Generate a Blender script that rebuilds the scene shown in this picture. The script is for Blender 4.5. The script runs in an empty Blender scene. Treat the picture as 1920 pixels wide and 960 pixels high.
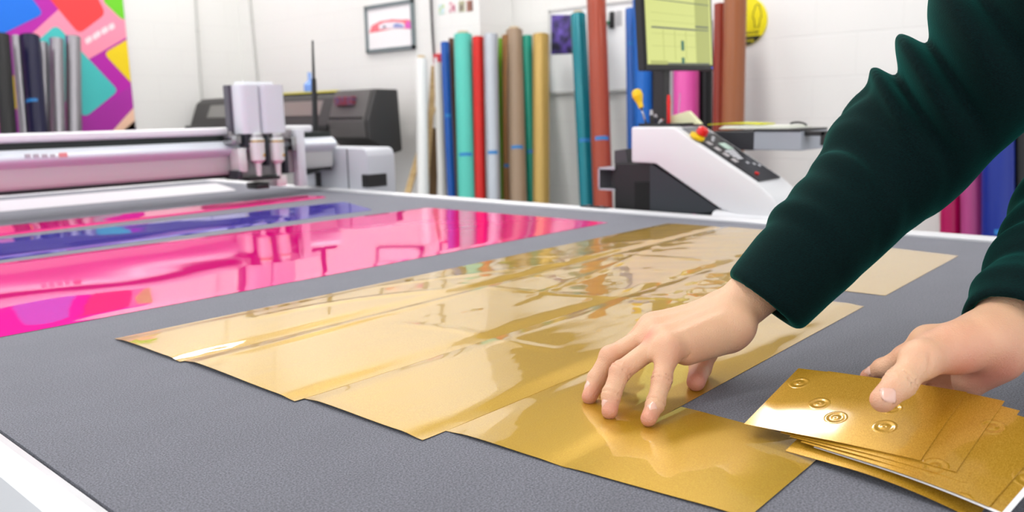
import bpy, bmesh, math, random
import numpy as np
from mathutils import Vector, Matrix
random.seed(7); rng = np.random.default_rng(7)
PI = math.pi
C = bpy.context.scene.collection
# ------------------------------------------------------------------ camera model
TZ = 0.90                       # table top height
HC = 0.295                      # camera height over the table top
CAM = np.array([0.0, 0.0, TZ + HC])
R3 = np.array([[0.66376016, 0.14333372, -0.73408303],
               [-0.74765504, 0.09980205, -0.65654512],
               [-0.02084206, 0.98462937, 0.1734088]])
F0 = 1526.2
def ray(px, py): return R3 @ np.array([px - 960.0, 480.0 - py, -F0])
def on(px, py, ax, v):
    """the point of the plane  axis ax = v  seen at this spot of the photograph"""
    d = ray(px, py); t = (v - CAM[ax]) / d[ax]
    return CAM + d * t
def onx(px, py, v): return on(px, py, 0, v)
def ony(px, py, v): return on(px, py, 1, v)
def onz(px, py, h=0.0): return on(px, py, 2, TZ + h)
def dep(px, py, d): return CAM + ray(px, py) * (d / F0)

# ------------------------------------------------------------------ materials
def s2l(c):
    c = c / 255.0
    return c / 12.92 if c <= 0.04045 else ((c + 0.055) / 1.055) ** 2.4
def rgb(r, g, b): return (s2l(r), s2l(g), s2l(b), 1.0)
MATS = {}
def mat(name, col, rough=0.5, metal=0.0, coat=0.0, coat_rough=0.03, coat_ior=1.5, ior=1.5, bump=None, speck=None, sheen=None, emit=None, spec=None, sss=None):
    if name in MATS: return MATS[name]
    m = bpy.data.materials.new(name); m.use_nodes = True
    nt = m.node_tree; b = nt.nodes['Principled BSDF']
    b.inputs['Base Color'].default_value = col
    b.inputs['Roughness'].default_value = rough
    b.inputs['Metallic'].default_value = metal
    b.inputs['IOR'].default_value = ior
    b.inputs['Coat Weight'].default_value = coat
    b.inputs['Coat Roughness'].default_value = coat_rough
    b.inputs['Coat IOR'].default_value = coat_ior
    if spec is not None: b.inputs['Specular IOR Level'].default_value = spec
    if sheen: b.inputs['Sheen Weight'].default_value = sheen[0]; b.inputs['Sheen Tint'].default_value = sheen[1]; b.inputs['Sheen Roughness'].default_value = sheen[2]
    if sss: b.inputs['Subsurface Weight'].default_value = sss; b.inputs['Subsurface Radius'].default_value = (0.01, 0.004, 0.002); b.inputs['Subsurface Scale'].default_value = 0.6
    if emit: b.inputs['Emission Color'].default_value = emit[0]; b.inputs['Emission Strength'].default_value = emit[1]
    tc = None
    if bump or speck:
        tc = nt.nodes.new('ShaderNodeTexCoord')
    if bump:                       # (scale xyz, strength, distance)
        mp = nt.nodes.new('ShaderNodeMapping'); mp.inputs['Scale'].default_value = bump[0]
        no = nt.nodes.new('ShaderNodeTexNoise'); no.inputs['Scale'].default_value = 1.0; no.inputs['Detail'].default_value = 4
        bp = nt.nodes.new('ShaderNodeBump'); bp.inputs['Strength'].default_value = bump[1]; bp.inputs['Distance'].default_value = bump[2]
        nt.links.new(tc.outputs['Object'], mp.inputs['Vector']); nt.links.new(mp.outputs[0], no.inputs['Vector'])
        nt.links.new(no.outputs['Fac'], bp.inputs['Height']); nt.links.new(bp.outputs[0], b.inputs['Normal'])
        if coat: nt.links.new(bp.outputs[0], b.inputs['Coat Normal'])
    if speck:                      # (scale xyz, colour 2, low, high)
        mp = nt.nodes.new('ShaderNodeMapping'); mp.inputs['Scale'].default_value = speck[0]
        no = nt.nodes.new('ShaderNodeTexNoise'); no.inputs['Scale'].default_value = 1.0; no.inputs['Detail'].default_value = 3
        rp = nt.nodes.new('ShaderNodeValToRGB')
        rp.color_ramp.elements[0].position = speck[2]; rp.color_ramp.elements[1].position = speck[3]
        rp.color_ramp.elements[0].color = col; rp.color_ramp.elements[1].color = speck[1]
        nt.links.new(tc.outputs['Object'], mp.inputs['Vector']); nt.links.new(mp.outputs[0], no.inputs['Vector'])
        nt.links.new(no.outputs['Fac'], rp.inputs['Fac']); nt.links.new(rp.outputs['Color'], b.inputs['Base Color'])
    MATS[name] = m
    return m

# ------------------------------------------------------------------ mesh helpers
def obj(name, bm, m, parent=None, smooth=False, auto=None):
    me = bpy.data.meshes.new(name); bm.normal_update()
    bmesh.ops.recalc_face_normals(bm, faces=bm.faces)
    bm.to_mesh(me); bm.free()
    for x in (m if isinstance(m, (list, tuple)) else [m]): me.materials.append(x)
    if smooth:
        me.polygons.foreach_set('use_smooth', [True] * len(me.polygons))
        if auto: me.set_sharp_from_angle(angle=math.radians(auto))
    o = bpy.data.objects.new(name, me); C.objects.link(o)
    if parent is not None:
        o.parent = parent
        o.matrix_parent_inverse = Matrix.Translation(-parent.location)
    return o
def thing(name, loc, label, cat, group=None):
    o = bpy.data.objects.new(name, None); C.objects.link(o)
    o.location = [float(v) for v in loc]; o.empty_display_size = 0.05
    return tag(o, label, cat, group)
def tag(o, label=None, cat=None, group=None, kind=None):
    if label: o['label'] = label
    if cat: o['category'] = cat
    if group: o['group'] = group
    if kind: o['kind'] = kind
    return o
def V(p): return Vector([float(x) for x in p])
def box(bm, lo, hi, bev=0.0, seg=2, mi=0, rot=None):
    t = bmesh.new()
    bmesh.ops.create_cube(t, size=1.0)
    lo = V(lo); hi = V(hi); c = (lo + hi) / 2; s = hi - lo
    for v in t.verts: v.co = Vector((v.co.x * s.x, v.co.y * s.y, v.co.z * s.z))
    if bev > 0: bmesh.ops.bevel(t, geom=t.edges[:], offset=bev, segments=seg, affect='EDGES', profile=0.5)
    for v in t.verts: v.co = (rot @ v.co if rot else v.co) + c
    merge(bm, t, mi)
def merge(bm, t, mi=0):
    t.verts.index_update(); vs = [bm.verts.new(v.co) for v in t.verts]
    for f in t.faces:
        try: nf = bm.faces.new([vs[v.index] for v in f.verts]); nf.material_index = mi if mi else f.material_index
        except ValueError: pass
    t.free()
def tube(bm, a, b, ra, rb=None, n=24, caps=True, mi=0, segs=1, bend=None):
    a = V(a); b = V(b); rb = ra if rb is None else rb
    d = (b - a).normalized(); u = d.orthogonal().normalized(); w = d.cross(u)
    rings = []
    for k in range(segs + 1):
        t = k / segs; c = a.lerp(b, t); r = ra + (rb - ra) * t
        if bend is not None: c = c + V(bend) * (4 * t * (1 - t))
        rings.append([bm.verts.new(c + (u * math.cos(2 * PI * i / n) + w * math.sin(2 * PI * i / n)) * r) for i in range(n)])
    for k in range(segs):
        for i in range(n):
            f = bm.faces.new([rings[k][i], rings[k][(i + 1) % n], rings[k + 1][(i + 1) % n], rings[k + 1][i]]); f.material_index = mi
    if caps:
        for rg in (rings[0], rings[-1]):
            f = bm.faces.new(rg); f.material_index = mi
def ring_tube(bm, a, b, ro, ri, n=28):
    """open pipe with a wall"""
    a = V(a); b = V(b); d = (b - a).normalized(); u = d.orthogonal().normalized(); w = d.cross(u)
    rg = []
    for c, r in ((a, ri), (a, ro), (b, ro), (b, ri)):
        rg.append([bm.verts.new(c + (u * math.cos(2 * PI * i / n) + w * math.sin(2 * PI * i / n)) * r) for i in range(n)])
    for k in range(4):
        for i in range(n):
            bm.faces.new([rg[k][i], rg[k][(i + 1) % n], rg[(k + 1) % 4][(i + 1) % n], rg[(k + 1) % 4][i]])
def prism(bm, poly, ax, lo, hi, bev=0.0, mi=0, seg=3):
    """poly: list of 2-D points in the two other axes (in order), extruded along axis ax from lo to hi"""
    t = bmesh.new(); oth = [i for i in range(3) if i != ax]
    def mk(v):
        out = []
        for p in poly:
            c = [0, 0, 0]; c[ax] = v; c[oth[0]] = float(p[0]); c[oth[1]] = float(p[1]); out.append(t.verts.new(c))
        return out
    A = mk(lo); B = mk(hi); n = len(poly)
    t.faces.new(A); t.faces.new(list(reversed(B)))
    for i in range(n): t.faces.new([A[i], B[i], B[(i + 1) % n], A[(i + 1) % n]])
    bmesh.ops.recalc_face_normals(t, faces=t.faces)
    if bev > 0: bmesh.ops.bevel(t, geom=t.edges[:], offset=bev, segments=seg, affect='EDGES', profile=0.5, clamp_overlap=True)
    merge(bm, t, mi)
def quad_patch(bm, pts, th, mi=0):
    """thin solid slab on an arbitrary planar polygon (pts in order), thickness th along its normal"""
    P = [V(p) for p in pts]; n = (P[1] - P[0]).cross(P[2] - P[0]).normalized()
    a = [bm.verts.new(p) for p in P]; b = [bm.verts.new(p + n * th) for p in P]
    fs = [bm.faces.new(a), bm.faces.new(list(reversed(b)))]
    for i in range(len(P)): fs.append(bm.faces.new([a[i], b[i], b[(i + 1) % len(P)], a[(i + 1) % len(P)]]))
    for f in fs: f.material_index = mi
def sphere(bm, c, r, sc=(1, 1, 1), n=16, mi=0):
    t = bmesh.new(); bmesh.ops.create_uvsphere(t, u_segments=n, v_segments=max(8, n // 2), radius=r)
    for v in t.verts: v.co = Vector((v.co.x * sc[0], v.co.y * sc[1], v.co.z * sc[2])) + V(c)
    merge(bm, t, mi)
def text_mesh(name, s, size, m, mw, parent, extrude=0.001):
    cu = bpy.data.curves.new(name, 'FONT'); cu.body = s; cu.size = size; cu.extrude = extrude; cu.align_x = 'CENTER'; cu.align_y = 'CENTER'
    t = bpy.data.objects.new(name, cu); C.objects.link(t)
    bpy.context.view_layer.update()
    me = bpy.data.meshes.new_from_object(t); bpy.data.objects.remove(t)
    me.transform(mw); me.materials.clear(); me.materials.append(m)
    o = bpy.data.objects.new(name, me); C.objects.link(o); o.parent = parent
    o.matrix_parent_inverse = Matrix.Translation(-parent.location)
    return o

# ------------------------------------------------------------------ distance-field modelling
class Field:
    def __init__(s, xs, ys, zs, far=0.06):
        s.x, s.y, s.z = [np.asarray(a, dtype=np.float32) for a in (xs, ys, zs)]
        s.d = np.full((len(xs), len(ys), len(zs)), far, dtype=np.float32)
    def _sl(s, lo, hi):
        out = []
        for a, l, h in zip((s.x, s.y, s.z), lo, hi):
            out.append(slice(int(np.searchsorted(a, l)), int(np.searchsorted(a, h))))
        return tuple(out)
    def _pts(s, sl): return s.x[sl[0]][:, None, None], s.y[sl[1]][None, :, None], s.z[sl[2]][None, None, :]
    def _mix(s, sl, d, k, sub=False):
        cur = s.d[sl]
        if sub:
            d = -d; h = np.maximum(k - np.abs(cur - d), 0) / max(k, 1e-6); s.d[sl] = np.maximum(cur, d) + h * h * k * .25
        else:
            h = np.maximum(k - np.abs(cur - d), 0) / max(k, 1e-6); s.d[sl] = np.minimum(cur, d) - h * h * k * .25
    def cone(s, a, b, ra, rb, k=0.006, sub=False, fold=None, flat=None, cut=None):
        a = np.asarray(a, dtype=np.float64); b = np.asarray(b, dtype=np.float64); m = max(ra, rb) + 0.03
        sl = s._sl(np.minimum(a, b) - m, np.maximum(a, b) + m)
        X, Y, Z = s._pts(sl); ab = b - a; L2 = max(float(ab @ ab), 1e-12)
        X = X - np.float32(a[0]); Y = Y - np.float32(a[1]); Z = Z - np.float32(a[2])
        tr = (X * ab[0] + Y * ab[1] + Z * ab[2]) / L2; t = np.clip(tr, -.2 if flat and 'a' in flat else 0, 1.2 if flat and 'b' in flat else 1)
        dx, dy, dz = X - t * ab[0], Y - t * ab[1], Z - t * ab[2]
        r = ra + (rb - ra) * t
        d = np.sqrt(dx * dx + dy * dy + dz * dz) - r
        if flat is not None:      # (cut the round end at a flat plane: 'a' and/or 'b')
            L = math.sqrt(L2)
            for pl in ([-tr * L] if 'a' in flat else []) + ([(tr - 1) * L] if 'b' in flat else []):
                kk = .009; hh = np.maximum(kk - np.abs(d - pl), 0) / kk; d = np.maximum(d, pl) + hh * hh * kk * .25
        if fold is not None: d = d - fold(tr * math.sqrt(L2), dx, dy, dz)
        if cut is not None:
            c0 = np.asarray(cut[0]) - a; pl = (X - c0[0]) * cut[1][0] + (Y - c0[1]) * cut[1][1] + (Z - c0[2]) * cut[1][2]
            kk = .010; hh = np.maximum(kk - np.abs(d - pl), 0) / kk; d = np.maximum(d, pl) + hh * hh * kk * .25
        s._mix(sl, d.astype(np.float32), k, sub)
    def ell(s, c, r, rot=None, k=0.006, sub=False):
        c = np.asarray(c); r = np.asarray(r, dtype=np.float64); m = r.max() + 0.03
        sl = s._sl(c - m, c + m); X, Y, Z = s._pts(sl); X = X - c[0]; Y = Y - c[1]; Z = Z - c[2]
        if rot is not None:       # rows = local axes
            X, Y, Z = [rot[i][0] * X + rot[i][1] * Y + rot[i][2] * Z for i in range(3)]
        k0 = np.sqrt((X / r[0]) ** 2 + (Y / r[1]) ** 2 + (Z / r[2]) ** 2)
        k1 = np.sqrt((X / r[0] ** 2) ** 2 + (Y / r[1] ** 2) ** 2 + (Z / r[2] ** 2) ** 2) + 1e-9
        s._mix(sl, (k0 * (k0 - 1) / k1).astype(np.float32), k, sub)
    def halfspace_keep(s, p, n):
        X, Y, Z = s._pts((slice(None),) * 3)
        s.d = np.maximum(s.d, ((X - p[0]) * n[0] + (Y - p[1]) * n[1] + (Z - p[2]) * n[2]).astype(np.float32))
    def mesh(s, name):
        d = s.d; inside = d < 0
        nx, ny, nz = d.shape
        cnt = np.zeros((nx - 1, ny - 1, nz - 1), dtype=np.int8)
        for i in (0, 1):
            for j in (0, 1):
                for k in (0, 1): cnt += inside[i:nx - 1 + i, j:ny - 1 + j, k:nz - 1 + k]
        act = (cnt > 0) & (cnt < 8); idx = np.argwhere(act)
        vid = np.full(act.shape, -1, dtype=np.int32); vid[act] = np.arange(len(idx))
        acc = np.zeros((len(idx), 3)); num = np.zeros(len(idx))
        I, J, K = idx.T
        def pos(i, j, k): return np.stack([s.x[i], s.y[j], s.z[k]], 1).astype(np.float64)
        for ax in range(3):
            for u in (0, 1):
                for v in (0, 1):
                    o = [0, 0, 0]; oth = [q for q in range(3) if q != ax]; o[oth[0]] = u; o[oth[1]] = v
                    e = list(o); e[ax] = 1
                    i0, j0, k0 = I + o[0], J + o[1], K + o[2]; i1, j1, k1 = I + e[0], J + e[1], K + e[2]
                    a = d[i0, j0, k0].astype(np.float64); b = d[i1, j1, k1].astype(np.float64)
                    m = (a < 0) != (b < 0); t = np.where(m, a / np.where(m, a - b, 1), 0)
                    p = pos(i0, j0, k0) * (1 - t)[:, None] + pos(i1, j1, k1) * t[:, None]
                    acc += p * m[:, None]; num += m
        verts = acc / num[:, None]
        quads = []
        for ax in range(3):
            oth = [q for q in range(3) if q != ax]
            sa = [slice(None)] * 3; sb = [slice(None)] * 3; sa[ax] = slice(0, -1); sb[ax] = slice(1, None)
            A = inside[tuple(sa)]; B = inside[tuple(sb)]
            e = np.argwhere(A != B)
            ok = np.ones(len(e), bool)
            for q in oth: ok &= (e[:, q] > 0) & (e[:, q] < d.shape[q] - 1)
            e = e[ok]; fl = A[tuple(e.T)]
            c = []
            for u, v in ((0, 0), (1, 0), (1, 1), (0, 1)):
                g = e.copy(); g[:, oth[0]] -= u; g[:, oth[1]] -= v; c.append(vid[tuple(g.T)])
            q = np.stack(c, 1)
            if ax == 1: fl = ~fl
            q[~fl] = q[~fl][:, ::-1]
            quads.append(q)
        quads = np.concatenate(quads); quads = quads[(quads >= 0).all(1)]
        me = bpy.data.meshes.new(name); me.vertices.add(len(verts)); me.vertices.foreach_set('co', verts.astype(np.float32).ravel())
        me.loops.add(len(quads) * 4); me.loops.foreach_set('vertex_index', quads.ravel().astype(np.int32))
        me.polygons.add(len(quads)); me.polygons.foreach_set('loop_start', np.arange(0, len(quads) * 4, 4, dtype=np.int32))
        me.polygons.foreach_set('use_smooth', np.ones(len(quads), dtype=bool))
        me.update(calc_edges=True); me.validate()
        return me, verts
def axis_grid(lo, hi, fine, h, H):
    """rectilinear coordinates: step h inside the fine interval, growing to H outside"""
    a = list(np.arange(fine[0], fine[1], h)); st = h; x = fine[0]; left = []
    while x > lo: st = min(st * 1.35, H); x -= st; left.append(x)
    st = h; x = a[-1]; right = []
    while x < hi: st = min(st * 1.35, H); x += st; right.append(x)
    return np.array(left[::-1] + a + right)
# ================================================================== THE ROOM
XW, XS, YS, YL = 4.53, 4.19, 4.0, 7.1      # back wall, its nearer section, the step, left wall
CEIL = 3.7
def paint_blocks(name, col, axes):
    m = bpy.data.materials.new(name); m.use_nodes = True; nt = m.node_tree; b = nt.nodes['Principled BSDF']
    tc = nt.nodes.new('ShaderNodeTexCoord'); sx = nt.nodes.new('ShaderNodeSeparateXYZ'); cb = nt.nodes.new('ShaderNodeCombineXYZ')
    nt.links.new(tc.outputs['Object'], sx.inputs[0])
    nt.links.new(sx.outputs[axes[0]], cb.inputs[0]); nt.links.new(sx.outputs[axes[1]], cb.inputs[1])
    br = nt.nodes.new('ShaderNodeTexBrick'); br.inputs['Scale'].default_value = 1.0
    br.inputs['Brick Width'].default_value = 0.45; br.inputs['Row Height'].default_value = 0.225
    br.inputs['Mortar Size'].default_value = 0.006; br.inputs['Mortar Smooth'].default_value = 0.6
    br.inputs['Color1'].default_value = col; br.inputs['Color2'].default_value = col
    br.inputs['Mortar'].default_value = tuple(c * 0.965 for c in col[:3]) + (1,)
    nt.links.new(cb.outputs[0], br.inputs['Vector']); nt.links.new(br.outputs['Color'], b.inputs['Base Color'])
    no = nt.nodes.new('ShaderNodeTexNoise'); no.inputs['Scale'].default_value = 28; no.inputs['Detail'].default_value = 5
    nt.links.new(tc.outputs['Object'], no.inputs['Vector'])
    ad = nt.nodes.new('ShaderNodeMath'); ad.operation = 'MULTIPLY_ADD'; ad.inputs[1].default_value = 0.45
    iv = nt.nodes.new('ShaderNodeMath'); iv.operation = 'SUBTRACT'; iv.inputs[0].default_value = 1.0
    nt.links.new(br.outputs['Fac'], iv.inputs[1]); nt.links.new(no.outputs['Fac'], ad.inputs[0]); nt.links.new(iv.outputs[0], ad.inputs[2])
    bp = nt.nodes.new('ShaderNodeBump'); bp.inputs['Strength'].default_value = 0.35; bp.inputs['Distance'].default_value = 0.003
    nt.links.new(ad.outputs[0], bp.inputs['Height']); nt.links.new(bp.outputs[0], b.inputs['Normal'])
    b.inputs['Roughness'].default_value = 0.75
    return m
M_wallX = paint_blocks('painted_blocks_back', rgb(236, 235, 232), (1, 2))
M_wallY = paint_blocks('painted_blocks_side', rgb(236, 235, 232), (0, 2))
M_floor = mat('floor_concrete', rgb(118, 116, 114), 0.6, speck=((6, 6, 6), rgb(104, 103, 102), .35, .65))
M_ceil = mat('ceiling_paint', rgb(225, 222, 215), 0.9)
def struct(name, lo, hi, m):
    bm = bmesh.new(); box(bm, lo, hi); return tag(obj(name, bm, m), kind='structure')
struct('floor', (-2.2, -2.6, -0.1), (XW + .2, YL + .2, 0), M_floor)
struct('ceiling', (-2.2, -2.6, CEIL), (XW + .2, YL + .2, CEIL + .1), M_ceil)
struct('wall_back', (XW, -2.6, 0), (XW + .2, YS, CEIL), M_wallX)
struct('added_dark_band_1', (XW - .07, -2.6, 2.2), (XW, YS, CEIL), mat('added_band_dark', rgb(60, 55, 46), .7))  # added unseen band, gives the nearer gold sheets something dark to reflect
struct('wall_recess', (XS, YS, 0), (XW + .2, YL, CEIL), M_wallX)
struct('wall_left', (-2.2, YL, 0), (XS + .2, YL + .2, CEIL), M_wallY)

# ceiling lights -- the lamps of the room
M_lamp_body = mat('lamp_enamel', rgb(235, 235, 232), 0.4)
M_lamp_glow = mat('lamp_diffuser', rgb(255, 255, 255), 0.5, emit=((1.0, 0.985, 0.965, 1), 15.0))
def ceiling_light(x, y, w, l, label):
    t = thing('ceiling_light', (x, y, CEIL - .09), label, 'lamp', 'ceiling light panels')
    bm = bmesh.new(); box(bm, (x - w / 2, y - l / 2, CEIL - .07), (x + w / 2, y + l / 2, CEIL), .006); obj('lamp_housing', bm, M_lamp_body, t)
    bm = bmesh.new(); box(bm, (x - w / 2 + .03, y - l / 2 + .03, CEIL - .085), (x + w / 2 - .03, y + l / 2 - .03, CEIL - .07), .003); obj('diffuser', bm, M_lamp_glow, t)
LIGHTS = [(3.8, 2.2), (3.8, -.4), (2.0, 2.2), (3.3, 4.3), (3.3, 6.2), (1.5, 4.3), (1.5, 6.2), (-.3, 6.2), (-.3, 4.3), (.7, 1.9), (-.3, .9)]
for x, y in LIGHTS:
    ceiling_light(x if (x, y) != (3.8, 2.2) else 3.62, y, .62 if (x, y) != (3.8, 2.2) else 1.24, .62, 'white ceiling light panel with glowing diffuser above the workshop')

# ================================================================== THE CUTTING TABLE
M_white = mat('white_enamel', rgb(232, 233, 236), 0.32, coat=.3)
M_whitesatin = mat('white_satin', rgb(226, 227, 231), 0.4)
M_grey = mat('light_grey_paint', rgb(196, 199, 206), 0.45)
M_dgrey = mat('dark_slate_plastic', rgb(44, 50, 56), 0.5)
M_black = mat('black_plastic', rgb(20, 20, 21), 0.42)
M_blackm = mat('black_rubber', rgb(14, 14, 14), 0.8)
M_alu = mat('brushed_aluminium', rgb(190, 192, 198), 0.32, metal=.85)
M_steel = mat('steel', rgb(170, 168, 170), 0.28, metal=1.0)
def felt():
    m = bpy.data.materials.new('grey_felt'); m.use_nodes = True; nt = m.node_tree; b = nt.nodes['Principled BSDF']
    tc = nt.nodes.new('ShaderNodeTexCoord')
    def noise(sc, det, rough=.6):
        mp = nt.nodes.new('ShaderNodeMapping'); mp.inputs['Scale'].default_value = sc
        n = nt.nodes.new('ShaderNodeTexNoise'); n.inputs['Scale'].default_value = 1; n.inputs['Detail'].default_value = det; n.inputs['Roughness'].default_value = rough
        nt.links.new(tc.outputs['Object'], mp.inputs[0]); nt.links.new(mp.outputs[0], n.inputs['Vector']); return n
    n1 = noise((620, 560, 560), 3, .75); n2 = noise((9, 14, 9), 4)
    r1 = nt.nodes.new('ShaderNodeValToRGB'); r1.color_ramp.elements[0].position = .38; r1.color_ramp.elements[1].position = .62
    r1.color_ramp.elements[0].color = rgb(76, 77, 85); r1.color_ramp.elements[1].color = rgb(130, 132, 142)
    nt.links.new(n1.outputs['Fac'], r1.inputs['Fac'])
    mx = nt.nodes.new('ShaderNodeMix'); mx.data_type = 'RGBA'; mx.blend_type = 'MULTIPLY'; mx.inputs['Factor'].default_value = .35
    r2 = nt.nodes.new('ShaderNodeValToRGB'); r2.color_ramp.elements[0].position = .3; r2.color_ramp.elements[1].position = .7
    r2.color_ramp.elements[0].color = (.72, .72, .72, 1); r2.color_ramp.elements[1].color = (1, 1, 1, 1)
    nt.links.new(n2.outputs['Fac'], r2.inputs['Fac']); nt.links.new(r1.outputs['Color'], mx.inputs['A']); nt.links.new(r2.outputs['Color'], mx.inputs['B'])
    nt.links.new(mx.outputs['Result'], b.inputs['Base Color'])
    bp = nt.nodes.new('ShaderNodeBump'); bp.inputs['Strength'].default_value = .35; bp.inputs['Distance'].default_value = .0004
    nt.links.new(n1.outputs['Fac'], bp.inputs['Height']); nt.links.new(bp.outputs[0], b.inputs['Normal'])
    b.inputs['Roughness'].default_value = .85; b.inputs['Sheen Weight'].default_value = .3; b.inputs['Sheen Roughness'].default_value = .4
    b.inputs['Sheen Tint'].default_value = rgb(225, 226, 235)
    return m
M_felt = felt()
TX0, TX1, TY0, TY1 = 0.228, 1.962, -0.10, 3.75
T = thing('cutting_table', (1.1, 1.6, 0), 'large flatbed cutting table covered in grey felt with white edges', 'table')
bm = bmesh.new(); box(bm, (TX0, TY0, TZ - .012), (TX1, TY1, TZ)); tag(obj('felt_mat', bm, M_felt, T), 'grey felt cutting mat')
bm = bmesh.new()   # front rail (near the camera) with a rounded nose
prism(bm, [(TX0 - .003, TZ - .05), (TX0 - .003, TZ - .0005), (TX0 - .012, TZ + .003), (TX0 - .024, TZ), (TX0 - .031, TZ - .008), (TX0 - .033, TZ - .05)], 1, TY0 - .03, TY1 + .03)
obj('edge_rail', bm, M_white, T, True, 35)
bm = bmesh.new()
prism(bm, [(TX1 + .002, TZ - .06), (TX1 + .002, TZ + .004), (TX1 + .012, TZ + .009), (TX1 + .034, TZ + .009), (TX1 + .042, TZ + .001), (TX1 + .042, TZ - .06)], 1, TY0 - .03, TY1 + .03)
obj('edge_rail', bm, M_white, T, True, 35)
for yy in (TY0 - .033, TY1 + .003):
    bm = bmesh.new(); box(bm, (TX0 - .03, yy, TZ - .05), (TX1 + .04, yy + .03, TZ + .003), .006); obj('end_rail', bm, M_white, T, True, 35)
bm = bmesh.new(); box(bm, (TX0 - .001, TY0, TZ - .05), (TX1 + .001, TY1, TZ - .012)); obj('bed', bm, M_grey, T)
bm = bmesh.new(); box(bm, (TX0 - .028, TY0, TZ - .33), (TX0 + .0, TY1, TZ - .058), .004); obj('side_panel', bm, M_whitesatin, T, True, 35)
bm = bmesh.new(); box(bm, (TX1, TY0, TZ - .33), (TX1 + .035, TY1, TZ - .062), .004); obj('side_panel', bm, M_whitesatin, T, True, 35)
p0 = onx(38, 898, TX0 - .0285); p1 = onx(62, 917, TX0 - .0285)
bm = bmesh.new(); box(bm, (TX0 - .0300, p1[1], TZ - .0575), (TX0 - .022, p0[1], TZ - .0505), .001); tag(obj('rail_clip', bm, M_black, T), 'small black clip under the white edge rail')
for x in (TX0 + .12, TX1 - .12):
    for y in (TY0 + .15, 1.8, TY1 - .15):
        bm = bmesh.new(); box(bm, (x - .045, y - .045, .02), (x + .045, y + .045, TZ - .05), .004)
        l = obj('leg', bm, M_whitesatin, T); bm = bmesh.new(); box(bm, (x - .06, y - .06, 0), (x + .06, y + .06, .02), .004); f = obj('foot', bm, M_blackm, l); f.matrix_parent_inverse = Matrix.Identity(4)
# notch + latch on the back rail
q0 = onx(1098, 393, TX1 + .04); q1 = onx(1146, 397, TX1 + .04)
bm = bmesh.new(); box(bm, (TX1 + .012, q1[1], TZ + .008), (TX1 + .036, q0[1], TZ + .0125), .001); l = tag(obj('rail_latch', bm, M_black, T), 'small black latch on the far white edge rail')
for k in (.25, .75):
    y = q1[1] + (q0[1] - q1[1]) * k
    bm = bmesh.new(); tube(bm, (TX1 + .024, y, TZ + .012), (TX1 + .024, y, TZ + .015), .006); s = obj('screw', bm, M_steel, l); s.matrix_parent_inverse = Matrix.Identity(4)

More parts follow.
